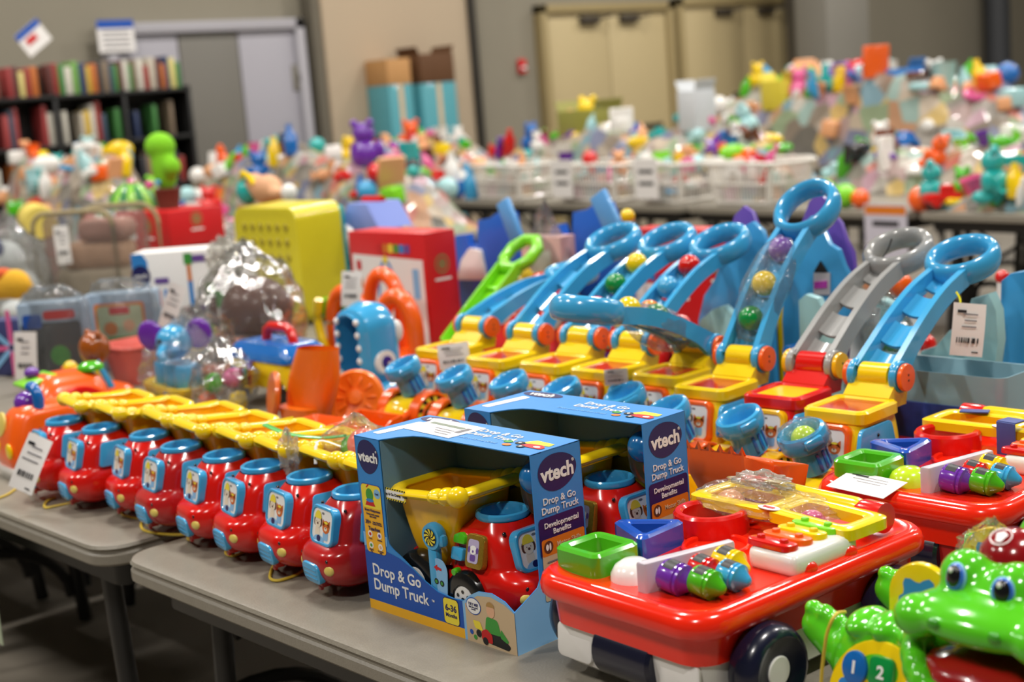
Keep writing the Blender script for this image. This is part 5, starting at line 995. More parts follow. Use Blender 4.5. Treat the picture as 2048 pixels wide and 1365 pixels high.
cpic('window_arch', [(1628, 545), (1641, 522), (1655, 545)], 2.788, P_BLK); cpic('window_pane', [(1628, 590), (1628, 546), (1660, 546), (1660, 590)], 2.788, mat('pale_window', 'b9b4b9', .4)); cpic('window_flower', [(1629, 578), (1629, 564), (1654, 562), (1654, 576)], 2.785, plastic('toy_magenta', 'b03aa6'))
def pl3(pts, y, th, m, nm): return cplate(nm, pts, y, th, m, t)
pl3([(1395, 690), (1405, 640), (1430, 618), (1452, 610), (1470, 628), (1492, 640), (1500, 672), (1512, 700)], 2.7, .02, TEAL, 'ice_wall')
pl3([(1606, 720), (1602, 600), (1616, 588), (1640, 596), (1650, 616), (1664, 634), (1684, 650), (1692, 690), (1700, 720)], 2.68, .02, TEAL, 'ice_wall')
p = px_y(1580, 740, 2.66); obj('deep_blue_block', B().box((p.x, 2.7, TZ+.09), (.07, .05, .18), .01), DBLUE, t); p = px_y(1560, 770, 2.6); obj('purple_step', B().box((p.x, 2.66, TZ+.04), (.12, .06, .08), .012), LILA, t)
t = thing('ice_slide_playset', 'pale teal and blue ice slide play set at the right behind the tagged walker', 'toy castle', T(0, 0, 0))
pl3([(1828, 800), (1835, 740), (1850, 700), (1880, 690), (1905, 660), (1935, 640), (1950, 596), (1985, 585), (2000, 620), (2004, 680), (1996, 740), (1990, 800)], 2.62, .03, TEAL, 'ice_wall')
pl3([(1700, 690), (1706, 630), (1720, 600), (1760, 594), (1790, 606), (1812, 640), (1816, 690)], 2.66, .03, TEAL, 'ice_hill')
pl3([(2008, 700), (2012, 560), (2030, 545), (2060, 540), (2064, 700)], 2.7, .04, CYANB, 'blue_tower')
p = px_y(1930, 705, 2.62); obj('slide_foot', B().box((p.x, 2.58, TZ+.1), (.2, .06, .03), .012), TEAL, t)
t = thing('storage_tub', 'translucent blue tub with a dark picture on a purple base behind the far wagon', 'storage tub', T(-1.55, 2.48, TZ) @ RZ(0))
obj('tub_wall', B().loft([(.03, .17, -.06, .06, .02), (.2, .185, -.07, .07, .02), (.2, .178, -.064, .064, .018), (.04, .163, -.054, .054, .016)], 8, 5), plastic('tub_slate_blue', '8fb4c0', .4), t); obj('purple_base', B().box((0, 0, .018), (.38, .15, .036), .012), LILA, t); obj('picture_label', B().box((.02, -.071, .11), (.19, .004, .09), .002), mat('label_navy_scene', '24367c', .4, .5, 40), t); obj('label_red_band', B().box((.02, -.074, .075), (.17, .002, .014)), P_RED, t)
o = bag('clear_bag', px_y(1770, 660, 2.6), (.06, .05, .07), 'clear bag with a green ball between the two right handles', FILM, .2, 91); o = obj('toy_ball', B().ell((0, 0, 0), .03, 18, 12), PGRN, None, T(*px_y(1768, 685, 2.6))); tag(o, 'green ball in a bag between the two right handles', 'ball')
t = thing('paper_card', 'folded white printed card standing behind the grey handle', 'card', T(*px_y(1728, 690, 2.56)) @ RZ(60) @ RY(8)); obj('leaf', B().box((0, 0, .0), (.06, .002, .16)), PAPER, t); obj('leaf_back', B().box((0, .012, 0), (.06, .002, .15)), P_VIO, t)
for k, (px_, py_, m, c, r) in enumerate(((1800, 570, ORG, 'orange', .03), (1825, 590, PINK, 'pink', .03), (1745, 560, PEACH, 'peach', .03), (1850, 690, RED, 'red', .028), (2005, 555, RED, 'red', .018))):
    q = px_y(px_, py_, 2.92+.07*k); hh = q.z-TZ; t = thing('post_toy', '%s knob toy on a stem behind the %s walker handle' % (c, ['grey', 'grey ring of the', 'left side of the grey', 'tagged blue', 'far right blue'][k]), 'toy', T(q.x, q.y, TZ)); obj('stem', B().tube([(0, 0, 0), (0, 0, hh)], .014, 10), WHT, t); obj('knob', B().ell((0, 0, hh), (r, r, r), 14, 10), m, t)
# blue slide towers, rattle and bagged things left of the castle
t = thing('blue_slide_set', 'royal blue toy slide tower behind the lime handle', 'toy slide', T(0, 0, 0)); RB = plastic('slide_blue', '1c62c8', .4); RBL = plastic('slide_pale_blue', '5fa5e6', .4)
pl3([(905, 600), (912, 500), (918, 470), (940, 468), (945, 490), (960, 490), (962, 440), (985, 436), (1000, 425), (1030, 424), (1036, 460), (1050, 560), (1052, 600)], 3.25, .03, RB, 'tower_wall'); q = px_y(1020, 440, 3.2); obj('slide_chute', B().box((0, 0, 0), (.06, .02, .14), .006), RBL, t, T(q.x, q.y, q.z) @ RY(-24)); plate('white_arch', [(915, 560), (924, 520), (940, 496), (962, 500), (975, 560)], 3.228, .012, WHT, t)
t = thing('blue_slide_set', 'royal blue toy slide tower with a yellow peg behind the ring handles', 'toy slide', T(0, 0, 0))
pl3([(1095, 620), (1100, 480), (1112, 450), (1128, 448), (1134, 470), (1150, 468), (1152, 424), (1180, 418), (1196, 406), (1222, 404), (1236, 440), (1252, 480), (1256, 620)], 3.25, .03, RB, 'tower_wall'); q = px_y(1215, 430, 3.2); obj('slide_chute', B().box((0, 0, 0), (.07, .02, .15), .006), RBL, t, T(q.x, q.y, q.z) @ RY(-28)); q = px_y(1255, 432, 3.2); obj('yellow_peg', B().ell((0, 0, 0), (.025, .02, .022), 12, 8), YEL, t, T(*q)); obj('peg_stem', B().tube([(q.x, q.y, TZ), tuple(q)], .01, 8), RB, t)
t = thing('telescope_toy', 'yellow and blue round toy drum beside the lime handle', 'toy drum', T(*px_y(1026, 572, 3.0)) @ RZ(20)); obj('drum', B().lathe([(.001, -.05), (.06, -.05), (.066, -.03), (.06, 0), (.062, .03), (.055, .045), (.001, .045)], 24, RX(90)), YEL, t); obj('drum_face', B().prism(circ(.026, 18), 0, .006, .002), DBLUE, t, T(0, -.045, 0) @ RX(90)); obj('stand', B().box((0, 0, -(t.location.z-TZ)/2-.02), (.1, .06, t.location.z-TZ-.042), .01), RED, t)
redcarton(VV((px_y(1355, 470, 3.3).x, 3.3, TZ)), .3, .37, .1, 0, 'red carton standing behind the blue ring handles', False)
q = px_y(1098, 520, 3.13); t = cbox('pale_pink_pack', 'pale pink bagged pack behind the second walker handle', 'toy pack', VV((q.x, q.y, TZ)), .17, .07, .36, mat('pack_pink', 'cfa6a4', .5, .25, 12), 4); fp(t, rpoly([(-.04, -.05), (.05, -.03), (.04, .06), (-.05, .04)], .01), P_WHT, T(0, -.037, .26) @ FRONT, 'white_patch'); bag('clear_bag', (q.x, q.y, TZ+.2), (.11, .06, .2), 'clear bag over the pale pink pack', FILMH, .15, 95)
# red ride-on shapes seen between the handles
t = thing('red_play_tray', 'long red play tray with coloured knobs behind the ball handles', 'play tray', T(-2.73, 2.68, TZ) @ RZ(-4)); obj('tray', B().loft([(0, .4, -.07, .07, .04), (.1, .41, -.075, .075, .05), (.16, .38, -.06, .06, .05), (.2, .34, -.045, .045, .04)], 10, 6), RED, t)
for k, (x, m) in enumerate(((-.3, WHT), (-.2, ORG), (-.08, WHT), (.0, RED), (.1, ORG), (.2, WHT), (.28, YEL))): obj('tray_knob', B().ell((0, 0, 0), (.045, .035, .04), 14, 10), m, t, T(x, -.03, .2+.02*(k % 2)))
obj('purple_bar', B().tube([(.05, -.08, .12), (.22, -.08, .13)], .016, 8), PUR, t); obj('green_bar', B().tube([(.1, -.09, .16), (.25, -.09, .17)], .012, 8), mat('mint_bar', '8fd6a8', .4), t)
for k, (x, y, m, c) in enumerate(((-3.06, 2.86, RED, 'red'), (-2.34, 2.84, RED, 'crimson'), (-2.24, 2.86, YEL, 'yellow'))):
    t = thing('toy_hood', '%s rounded toy hood standing behind the %s walker handle' % (c, ['second', 'fourth', 'fourth'][k]), 'toy', T(x, y, TZ)); obj('hood', B().loft([(0, .08, -.05, .05, .03), (.2, .085, -.05, .05, .04), (.27, .06, -.035, .035, .03), (.29, .03, -.02, .02, .02)], 10, 6), m, t); obj('bead', B().ell((0, 0, 0), .03, 12, 8), WHT, t, T(.02, -.05, .2))
# blue house roof with red ridge and pale dome behind the red carton
q = px_y(765, 420, 3.42); t = thing('toy_house', 'lilac blue toy house roof with a red ridge behind the red carton', 'toy house', T(q.x, 3.38, TZ)); obj('house_wall', B().box((0, 0, .17), (.2, .12, .34), .01), P_LBL, t); obj('roof', B().prism([(-.13, 0), (.13, 0), (.06, .1), (-.06, .1)], -.08, .08, .003, 2, T(0, 0, .34) @ RX(90)), plastic('roof_lilac', '7f93dd', .5), t); obj('ridge', B().tube([(-.06, 0, .445), (.06, 0, .445)], .016, 8), RED, t); obj('white_dome', B().ell((-.1, -.07, .3), (.08, .05, .06), 14, 8), WHT, t)
# things on the red carton stack: cactus and striped half ball
q = px_y(320, 392, 2.98)
RC = VV((pz(350, 575).x, pz(350, 575).y, TZ+.392))
def on_stack(px_): return px_y(px_, 400, RC.y-.05)
q = on_stack(318); t = thing('dancing_cactus', 'bright green cactus soft toy in a brown pot', 'soft toy', T(q.x, RC.y, RC.z)); CG2 = mat('plush_lime', '7fc81e', .9, .12, 20, bump=.3)
obj('pot', B().lathe([(.05, 0), (.066, .09), (.07, .095), (.06, .1), (.001, .1)], 20), mat('pot_brown', '6a3b2c', .8), t); obj('cactus_body', remeshed(B().ell((0, 0, .2), (.065, .06, .13), 18, 12).ell((-.02, 0, .3), (.09, .07, .07), 18, 12).ell((.07, 0, .2), (.05, .045, .05), 14, 10), .012, 4, CG2), None, t); obj('pink_bow', B().ell((0, 0, 0), (.035, .02, .022), 12, 8), PINK, t, T(-.06, -.06, .12)); obj('blue_bead', B().ell((0, 0, 0), .014, 10, 8), BLUE, t, T(.03, -.06, .13))
q = on_stack(258); t = thing('melon_half_ball', 'striped green half ball toy beside the cactus', 'toy ball', T(q.x-.0, RC.y-.03, RC.z)); b = B(); n = 18
for k in range(n):
    b.m(k % 2); a0, a1 = 2*PI*k/n, 2*PI*(k+1)/n; b.grid([[(.13*cos(u)*cos(a0+(a1-a0)*j/4), .13*cos(u)*sin(a0+(a1-a0)*j/4), .13*sin(u)) for j in range(5)] for u in [PI/2*i/10 for i in range(11)]], False, False, False)
obj('shell', b, [plastic('melon_light', '86c832', .5), plastic('melon_dark', '1f7a3a', .5)], t); obj('stem_bow', B().ell((0, 0, .13), (.02, .02, .02), 10, 8), PINK, t)
q = px_y(520, 400, 3.4); t = cbox('plain_carton', 'plain brown carton standing behind the yellow crate', 'box', VV((q.x, 3.46, TZ)), .36, .14, .42, KR, 0)
t2 = thing('baby_doll', 'peach coloured doll figure lying on the carton behind the yellow crate', 'doll', T(q.x, 3.44, TZ+.42)); obj('doll_body', remeshed(B().ell((0, 0, .065), (.1, .06, .065), 18, 12).ell((-.09, 0, .09), (.05, .045, .05), 14, 10).ell((.1, -.02, .05), (.05, .03, .03), 12, 8), .012, 4, mat('doll_skin', 'd9a279', .6)), None, t2); obj('teal_shirt', B().ell((0, 0, 0), (.06, .05, .06), 14, 8), TURQ, t2, T(-.14, -.01, .06)); obj('yellow_ribbon', B().tube(cat([(-.16, -.02, .1), (-.12, -.04, .14), (-.06, -.04, .12), (-.02, -.05, .09)], 12), .012, 8), YEL, t2); obj('white_cap', B().ell((0, 0, 0), (.04, .035, .04), 12, 8), WHT, t2, T(.17, 0, .05))
# ------------------------------------------------------------------ far tables heaped with toys
ANG = -7.1
def rowpt(s, off=0.): # s metres along the far table row from its right end, off metres behind its front edge
    a = rad(180+ANG); d = VV((cos(a), sin(a), 0)); nrm = VV((-d.y, d.x, 0))*-1
    return VV((-3.75+3.2, 6.82-.4, 0))+d*s*1.0+nrm*off
def rowB(x, off=0.): return 6.82+.125*(-3.75-x)+off
ORD = ['first', 'second', 'third', 'fourth', 'fifth', 'sixth']
for k, x in enumerate((-7.6, -9.46)): table(x, 5.75-.05*k, 'grey folding table under the left heap before the bookcase, %s from the right' % ORD[k], ANG)
for k in range(6):
    for r, off in enumerate((.38, 1.15)):
        x = -1.6-1.86*k; table(x, rowB(x, off), 'grey folding table in the %s line of the far basket row, %s from the right' % (['front', 'rear'][r], ORD[k]), ANG)
for k in range(5):
    x = -2.2-1.86*k; table(x, rowB(x, 3.3), 'grey folding table of the second far row, %s from the right' % ORD[k], ANG)
for k in range(5):
    x = -3.4-1.86*k; table(x, rowB(x, 5.6), 'grey folding table of the last far row, %s from the right' % ORD[k], ANG)
# ---- mound material: many small packed toys
def confetti(key, scale, seed, whites):
    m = bpy.data.materials.new(key); m.use_nodes = True; nt = m.node_tree; N = nt.nodes; L = nt.links; b = N['Principled BSDF']
    tc = N.new('ShaderNodeTexCoord'); mp = N.new('ShaderNodeMapping'); mp.inputs['Location'].default_value = (seed, seed*2, 0); vo = N.new('ShaderNodeTexVoronoi'); vo.inputs['Scale'].default_value = scale
    L.new(tc.outputs['Object'], mp.inputs[0]); L.new(mp.outputs[0], vo.inputs['Vector']); sp = N.new('ShaderNodeSeparateColor'); L.new(vo.outputs['Color'], sp.inputs[0])
    cr = N.new('ShaderNodeValToRGB'); cr.color_ramp.interpolation = 'CONSTANT'
    cols = ['a49e96', 'b87064', 'b4aea4', 'c4a868', '8a847c', '7898a4', 'aca092', '8c9c7c', 'a8928e', 'b08c98', '6a665e', '787c94', 'b8a894', 'b88c6c', '827668', '90a8a0']
    if whites: cols = [c for i, c in enumerate(cols) for _ in range(1)][:16]
    el = cr.color_ramp.elements
    for i, c in enumerate(cols):
        e = el[i] if i < 2 else el.new(i/len(cols)); e.position = i/len(cols); e.color = lin(c)+[1]
    L.new(sp.outputs[0], cr.inputs[0]); L.new(cr.outputs[0], b.inputs['Base Color']); b.inputs['Roughness'].default_value = .35; b.inputs['Coat Weight'].default_value = .4
    bp = N.new('ShaderNodeBump'); bp.inputs['Strength'].default_value = .8; bp.inputs['Distance'].default_value = .03; L.new(vo.outputs['Distance'], bp.inputs['Height']); L.new(bp.outputs['Normal'], b.inputs['Normal'])
    MATS[key] = m; return m
CONF = [confetti('packed_toys_%s' % n, sc, k*3.7, True) for k, (n, sc) in enumerate((('fine', 11), ('medium', 8), ('coarse', 6)))]
MTX = {}
def mound(x, y, L, W, H, label, mi, seed, z=TZ):
    b = B(); nx, ny = 40, 16; rows = []
    for j in range(ny+1):
        r = []
        for i in range(nx+1):
            u, v = i/nx*2-1, j/ny*2-1; e = (1-abs(u)**6)*(1-abs(v)**4); px_, py_ = u*L/2, v*W/2
            h = H*e*(.75+.3*NZ.noise(VV((px_*2.2+seed, py_*2.2, 0))))+.05*e*NZ.noise(VV((px_*9+seed, py_*9, seed)))
            r.append((px_, py_, max(0, h)+.002))
        rows.append(r)
    b.grid(rows, False, False, False); M = T(x, y, z) @ RZ(ANG); o = obj('toy_heap', b, CONF[mi], None, M); MTX[o.name] = M; tag(o, label, 'toy heap', None, 'stuff'); return o
# ---- small individual toys
COLS = [('red', RED), ('orange', ORG), ('yellow', YEL), ('green', GRN), ('lime', LIME), ('turquoise', TURQ), ('sky blue', BLUE), ('deep blue', DBLUE), ('purple', PUR), ('pink', PINK), ('white', WHT), ('peach', PEACH), ('brown', BRN), ('black', BLK), ('pale teal', TEAL)]
def k_ball(): return B().ell((0, 0, .05), .05, 14, 10)
def k_block(): return B().box((0, 0, .04), (.1, .08, .08), .012)
def k_bear():
    b = B().ell((0, 0, .05), (.05, .042, .05), 12, 8).ell((0, -.005, .115), (.038, .035, .036), 12, 8)
    for s in (-1, 1): b.ell((s*.03, 0, .148), .014, 8, 6).ell((s*.045, -.02, .06), (.02, .02, .032), 8, 6).ell((s*.03, -.035, .014), (.02, .032, .018), 8, 6)
    return b
def k_car():
    b = B().box((0, 0, .032), (.14, .07, .036), .012).box((-.008, 0, .06), (.07, .06, .034), .012)
    for x in (-.042, .042):
        for s in (-1, 1): b.lathe([(.001, -.008), (.02, -.008), (.02, .008), (.001, .008)], 10, T(x, s*.035, .02) @ RX(90))
    return b
def k_ring(): return B().tube([(.05*cos(2*PI*i/20), .05*sin(2*PI*i/20), .018) for i in range(20)], .018, 8, True)
def k_cup(): return B().lathe([(.03, 0), (.042, .08), (.045, .084), (.04, .084), (.028, .006), (.001, .006)], 16)
def k_star(): return B().prism([((.06 if i % 2 == 0 else .027)*cos(PI*i/5), (.06 if i % 2 == 0 else .027)*sin(PI*i/5)) for i in range(10)], 0, .03, .006, 2, T(0, 0, .055) @ RX(70))
def k_bottle(): return B().lathe([(.028, 0), (.032, .006), (.032, .09), (.014, .115), (.014, .14), (.001, .14)], 14)
def k_pack(): return B().box((0, 0, .07), (.12, .02, .14), .004, 1, RX(-12)).box((0, -.015, .06), (.08, .03, .07), .01, 2, RX(-12))
def k_fish(): return B().ell((0, 0, .045), (.07, .03, .045), 14, 8).prism([(.055, .045), (.1, .085), (.1, .005)], -.012, .012, .003, 2, RX(90))
KIND = [('toy_ball', 'ball', k_ball), ('toy_block', 'block', k_block), ('toy_bear', 'bear', k_bear), ('toy_car', 'car', k_car), ('stacking_ring', 'ring', k_ring), ('toy_cup', 'cup', k_cup), ('toy_star', 'star', k_star), ('toy_bottle', 'bottle', k_bottle), ('toy_pack', 'blister pack', k_pack), ('toy_fish', 'fish', k_fish)]
KM = {}
def toy(k, c, x, y, z, s, rz, where, group, tilt=0):
    nm, kn, fn = KIND[k]
    if (k, c) not in KM:
        if k not in KM: KM[k] = mesh_of(fn(), WHT, 38, nm)
        me = KM[k].copy(); me.materials[0] = COLS[c][1]; KM[(k, c)] = me
    o = bpy.data.objects.new(nm, KM[(k, c)]); COL.objects.link(o); o.matrix_local = T(x, y, z) @ RZ(rz) @ RX(tilt) @ SC(s, s, s)
    tag(o, '%s toy %s %s' % (COLS[c][0], kn, where), 'toy '+kn if kn != 'blister pack' else 'toy pack', group); return o
RR = random.Random(11)
bpy.context.view_layer.update()
def scatter(hp, n, where, group, s0=.9, s1=1.7, fx=(-.9, .9), fy=(-.9, .6), cols=None):
    me = hp.data; nx, ny = 40, 16
    for q in range(n):
        u = RR.uniform(*fx); v = RR.uniform(*fy); i = int((u+1)/2*nx); j = int((v+1)/2*ny); co = MTX[hp.name] @ me.vertices[j*(nx+1)+i].co if len(me.vertices) == (nx+1)*(ny+1) else None
        if co is None: co = MTX[hp.name] @ RR.choice(me.vertices).co
        s = RR.uniform(s0, s1); toy(RR.randrange(10), RR.choice((cols or list(range(15)))+[10, 10, 10, 11, 14]), co.x, co.y, co.z-.012*s, s*.86, RR.uniform(0, 360), where, group, RR.uniform(-25, 25))
HEAPS = []
def heap(x, off, L, W, H, label, mi, seed, n, where, **kw):
    h = mound(x, rowB(x, off), L, W, H, label, mi, seed); scatter(h, int(n*1.7), where, 'small toys heaped on the far tables', **kw); HEAPS.append(h); return h
def topz(x, y):
    best = TZ
    for h in HEAPS:
        q = MTX[h.name].inverted() @ VV((x, y, 0)); vs = [v.co for v in h.data.vertices if abs(v.co.x-q.x) < .08 and abs(v.co.y-q.y) < .08]
        if vs: best = max(best, TZ+max(v.z for v in vs))
    return best
heap(-3.5, .42, 1.75, .66, .16, 'low heap of pink and red bagged toys at the right of the far row', 0, 1, 40, 'in the low heap right of the white baskets', cols=[0, 0, 1, 2, 9, 9, 10, 11, 5, 3])
heap(-2.2, .45, 1.3, .66, .2, 'heap of bagged toys at the right end of the far row', 1, 2, 20, 'in the heap at the right end of the far row')
heap(-4.3, 1.15, 3.2, .7, .36, 'long heap of mixed toys behind the right baskets', 1, 3, 34, 'in the heap behind the right baskets', s0=1., s1=2.)
heap(-8.0, 1.15, 3.6, .7, .55, 'long heap of mixed toys behind the signed baskets', 1, 4, 40, 'in the heap behind the signed baskets', s0=1., s1=2.)
heap(-10.9, .8, 2.0, 1.3, .5, 'heap of pastel toys at the left end of the far row', 0, 5, 50, 'in the heap below the bookcase', s0=.9, s1=1.7)
hl_ = mound(-8.6, 5.75, 3.5, .7, .62, 'long heap of small bright toys before the bookcase', 0, 31); scatter(hl_, 75, 'in the heap before the bookcase', 'small toys heaped on the far tables', .9, 1.8, (-.95, .95), (-.9, .9)); HEAPS.append(hl_)
heap(-9.6, .4, 1.0, .6, .3, 'small heap beside the left white basket', 0, 6, 14, 'in the small heap beside the left basket')
heap(-3.4, 3.3, 3.6, .7, .72, 'tall pile of bagged plush on the second far row at right', 2, 7, 36, 'on the tall pile at right', s0=1.2, s1=2.4, cols=[0, 2, 3, 5, 6, 9, 10, 10, 11, 12, 14])
heap(-7.4, 3.3, 4.0, .7, .82, 'long pile of soft toys on the second far row', 2, 8, 50, 'on the long pile of the second far row', s0=1.2, s1=2.2)
heap(-5.2, 5.6, 3.4, .7, .95, 'tallest pile of bags on the last far row', 2, 9, 30, 'on the tallest far pile', s0=1.3, s1=2.6, cols=[0, 2, 3, 5, 6, 9, 10, 10, 14])
heap(-9.2, 5.6, 4.0, .7, .85, 'pile of bags on the last far row by the pier', 2, 10, 24, 'on the far pile by the pier', s0=1.2, s1=2.2)
table(-9.6, 4.5, 'grey folding table under the tall heap left of the cactus', ANG); table(-7.74, 4.27, 'grey folding table behind the cactus and cartons', ANG)
h2_ = mound(-9.5, 4.5, 2.0, .7, .74, 'tall heap of orange, yellow and teal toys left of the cactus', 0, 33); scatter(h2_, 70, 'in the tall heap left of the cactus', 'small toys heaped on the far tables', .9, 1.7, (-.95, .95), (-.9, .9), [1, 2, 2, 5, 6, 5, 10, 9, 0, 11, 3, 14]); HEAPS.append(h2_)
h3_ = mound(-7.9, 4.3, 1.4, .66, .4, 'lower heap of mixed toys behind the yellow crate', 0, 34); scatter(h3_, 36, 'in the lower heap behind the yellow crate', 'small toys heaped on the far tables', .8, 1.5, (-.95, .95), (-.9, .9)); HEAPS.append(h3_)
# ---- white laundry baskets
BSK = plastic('basket_white', 'dcd8d0', .45)
def make_basket():
    t = thing('laundry_basket', 'x', 'basket'); w, d, h = .6, .42, .26
    sec = lambda k: rrect(w*(.84+.16*k), d*(.84+.16*k), .09, 5)
    obj('rim', B().tube([(x, y, h+.012*cos(x*9)) for x, y in rrect(w+.03, d+.03, .1, 7)], .018, 8, True, .7), BSK, t)
    for z in (.02, .13): obj('hoop', B().tube([(x, y, z) for x, y in sec(z/h)], .011, 6, True), BSK, t)
    obj('floor', B().prism(sec(0), 0, .008), BSK, t)
    for sx in (-1, 1):
        for sy in (-1, 1): obj('corner_post', B().tube([(sx*(w*.42-.025), sy*(d*.42-.025), .01), (sx*(w/2-.028), sy*(d/2-.028), h)], .02, 8), BSK, t)
    b = B(); A, C = rrect(w*.84, d*.84, .09, 9), rrect(w, d, .09, 9)
    def walk(P, n):
        L = [0]; k = len(P)
        for i in range(k): L.append(L[-1]+(VV(P[(i+1) % k])-VV(P[i])).length)
        out = []
        for q in range(n):
            s = L[-1]*q/n; i = max(j for j in range(k) if L[j] <= s); f = (s-L[i])/(L[i+1]-L[i]+1e-9); out.append(VV(P[i]).lerp(VV(P[(i+1) % k]), f))
        return out
    for a, c in zip(walk(A, 64), walk(C, 64)): b.tube([(a.x, a.y, .01), (c.x, c.y, h)], .0055, 4)
    o = obj('slats', b, BSK, t); o['kind'] = 'stuff'
    return t
BK = make_basket(); BX = [(650, 848, 'white laundry basket at the left end, next to the rocket toys'), (962, 1100, 'white laundry basket holding teal toys, second from the left'), (1120, 1300, 'white laundry basket behind the first paper sign'), (1296, 1420, 'white laundry basket behind the second paper sign'), (1428, 1612, 'white laundry basket of red packs, nearest the low heap')]
for k, (a, c, lb) in enumerate(BX):
    pm = (a+c)/2; x = None; y = 7.2
    for _ in range(6): q = px_y(pm, 360, y); y = rowB(q.x, .26)
    q = px_y(pm, 360, y); wd_ = (px_y(c, 360, y)-px_y(a, 360, y)).length; s = min(1.25, max(.8, wd_/.72)); M = T(q.x, y, TZ) @ RZ(ANG) @ SC(s, 1, 1.05)
    if k == 0: BK.matrix_local = M; BK['label'] = lb; BK['group'] = 'white laundry baskets'; bt = BK
    else: bt = dup(BK, M, lb, 'white laundry baskets')
    h = mound(q.x, y, .5*s, .32, .27, 'packed toys filling the %s' % lb.replace('white laundry ', 'white ').split(',')[0], [1, 0, 0, 0, 0][k], 20+k, TZ+.012)
    scatter(h, 12, 'on top of the %s white basket from the left' % ['first', 'second', 'third', 'fourth', 'fifth'][k], 'toys filling the baskets', .8, 1.4, (-.75, .75), (-.8, .8), [None, [5, 10, 3, 14, 6], None, None, [0, 10, 9, 1, 10]][k])
# paper signs on the baskets and table edge
def sign(px_, py_, y, w, h, label, m=None, band=None, lines=2):
    q = px_y(px_, py_, y); t = thing('paper_sign', label, 'sign', T(*q) @ RZ(ANG) @ RX(90)); obj('sheet', B().box((0, 0, 0), (w, h, .002)), m or PAPER, t)
    for k in range(lines): obj('printed_line', B().box((0, h*(.18-.3*k), .0016), (w*.62, h*.09, .0008)), INK, t)
    if band: obj('band', B().box((0, h*.4, .0014), (w*.96, h*.14, .0008)), band, t)
    return t
for px_, lb in ((1124, 'white paper sign clipped to the basket left of centre'), (1292, 'white paper sign clipped to the basket right of centre')):
    y = 7.1
    for _ in range(6): y = rowB(px_y(px_, 360, y).x, .0)
    sign(px_, 358, y, .24, .27, lb)
for px_, py_, lb, bd in ((838, 428, 'white paper sign hanging from the far table edge behind the red carton', None), (1772, 470, 'lilac paper sign with floral header hanging from the far table edge', P_ORG)):
    y = 7.0
    for _ in range(6): y = rowB(px_y(px_, py_, y).x, -.03)
    sign(px_, py_, y, .3 if bd else .16, .34 if bd else .18, lb, mat('lilac_paper', 'c3bfcc', .7) if bd else None, bd, 1)
# rocket and boat toys between the baskets
for k, (px_, py_, c, kk, s) in enumerate(((905, 350, 10, 7, 2.0), (940, 352, 6, 7, 1.8), (880, 372, 0, 3, 1.6), (920, 378, 7, 3, 1.6), (860, 372, 3, 1, 1.6), (1650, 375, 3, 0, 1.6), (1690, 380, 4, 0, 1.4), (1720, 390, 1, 0, 1.1), (1860, 340, 5, 2, 1.6), (1840, 310, 1, 0, 1.5), (1880, 275, 0, 3, 1.5), (1990, 345, 5, 2, 1.8), (2030, 390, 2, 7, 1.3), (690, 385, 6, 1, 1.6), (780, 384, 6, 3, 1.5))):
    y = 7.2
    for _ in range(6): y = rowB(px_y(px_, py_, y).x, .12)
    q = px_y(px_, py_, y); toy(kk, c, q.x, q.y, topz(q.x, q.y)-(.02 if topz(q.x, q.y) > TZ else -.001), s, 60*k, 'at the far table edge, %s' % ['by the rocket pair', 'of the rocket pair', 'left of the rockets', 'under the rockets', 'by the left basket', 'beside the fifth basket', 'next to the green ball', 'at the low heap edge', 'in the low heap middle', 'on the low heap', 'on top of the low heap', 'at the right frame edge', 'far right corner', 'before the left basket', 'below the left basket'][k], 'toys along the far table edge', 0)
# open boxes and larger pieces on the second far row
def far_box(px_, py_, off, w, d, h, m, label, rz=ANG, z=None):
    y = 9
    for _ in range(6): y = rowB(px_y(px_, py_, y).x, off)
    q = px_y(px_, py_, y); zb = topz(q.x, y)-.06
    t = thing('carton', label, 'box', T(q.x, y, zb) @ RZ(rz)); obj('shell', B().box((0, 0, h/2), (w, d, h), .004), m, t)
    for s in (-1, 1): obj('lid_flap', B().box((s*w*.5, 0, h+.03), (.006, d*.96, .1), .001, 1, RY(s*25)), m, t)
    return t
def pier_box(px_, py_, w, h, m, label, lid=True):
    q = px_x(px_, py_, -12.05); t = thing('carton', label, 'box', T(q.x, q.y, q.z-h/2) @ RZ(90)); obj('shell', B().box((0, 0, h/2), (w, .37, h), .004), m, t)
    if lid:
        for s in (-1, 1): obj('lid_flap', B().box((s*w*.5, 0, h+.03), (.006, .35, .1), .001, 1, RY(s*25)), m, t)
    b0 = q.z-h/2; t2 = thing('carton', 'teal storage crate carrying the %s' % label, 'box', T(q.x, q.y, 0) @ RZ(90)); obj('shell', B().box((0, 0, b0/2), (w, .37, b0-.002), .004), plastic('folder_teal', '4f9aa6', .5), t2); obj('tape', B().box((0, -.187, b0/2), (.06, .002, b0-.01)), P_TAN, t2)
pier_box(852, 138, .46, .3, KRD, 'dark brown open carton'); pier_box(776, 145, .3, .26, KR, 'small light brown carton', False)
q = px_x(815, 190, -11.6); o = obj('folder_box', B().box((0, 0, 0), (.5, .12, .2), .01), plastic('folder_teal', '4f9aa6', .5), None, T(q.x, q.y, 0) @ RZ(90)); o.location.z = TZ+.1; tag(o, 'teal folder box in front of the brown cartons', 'box')
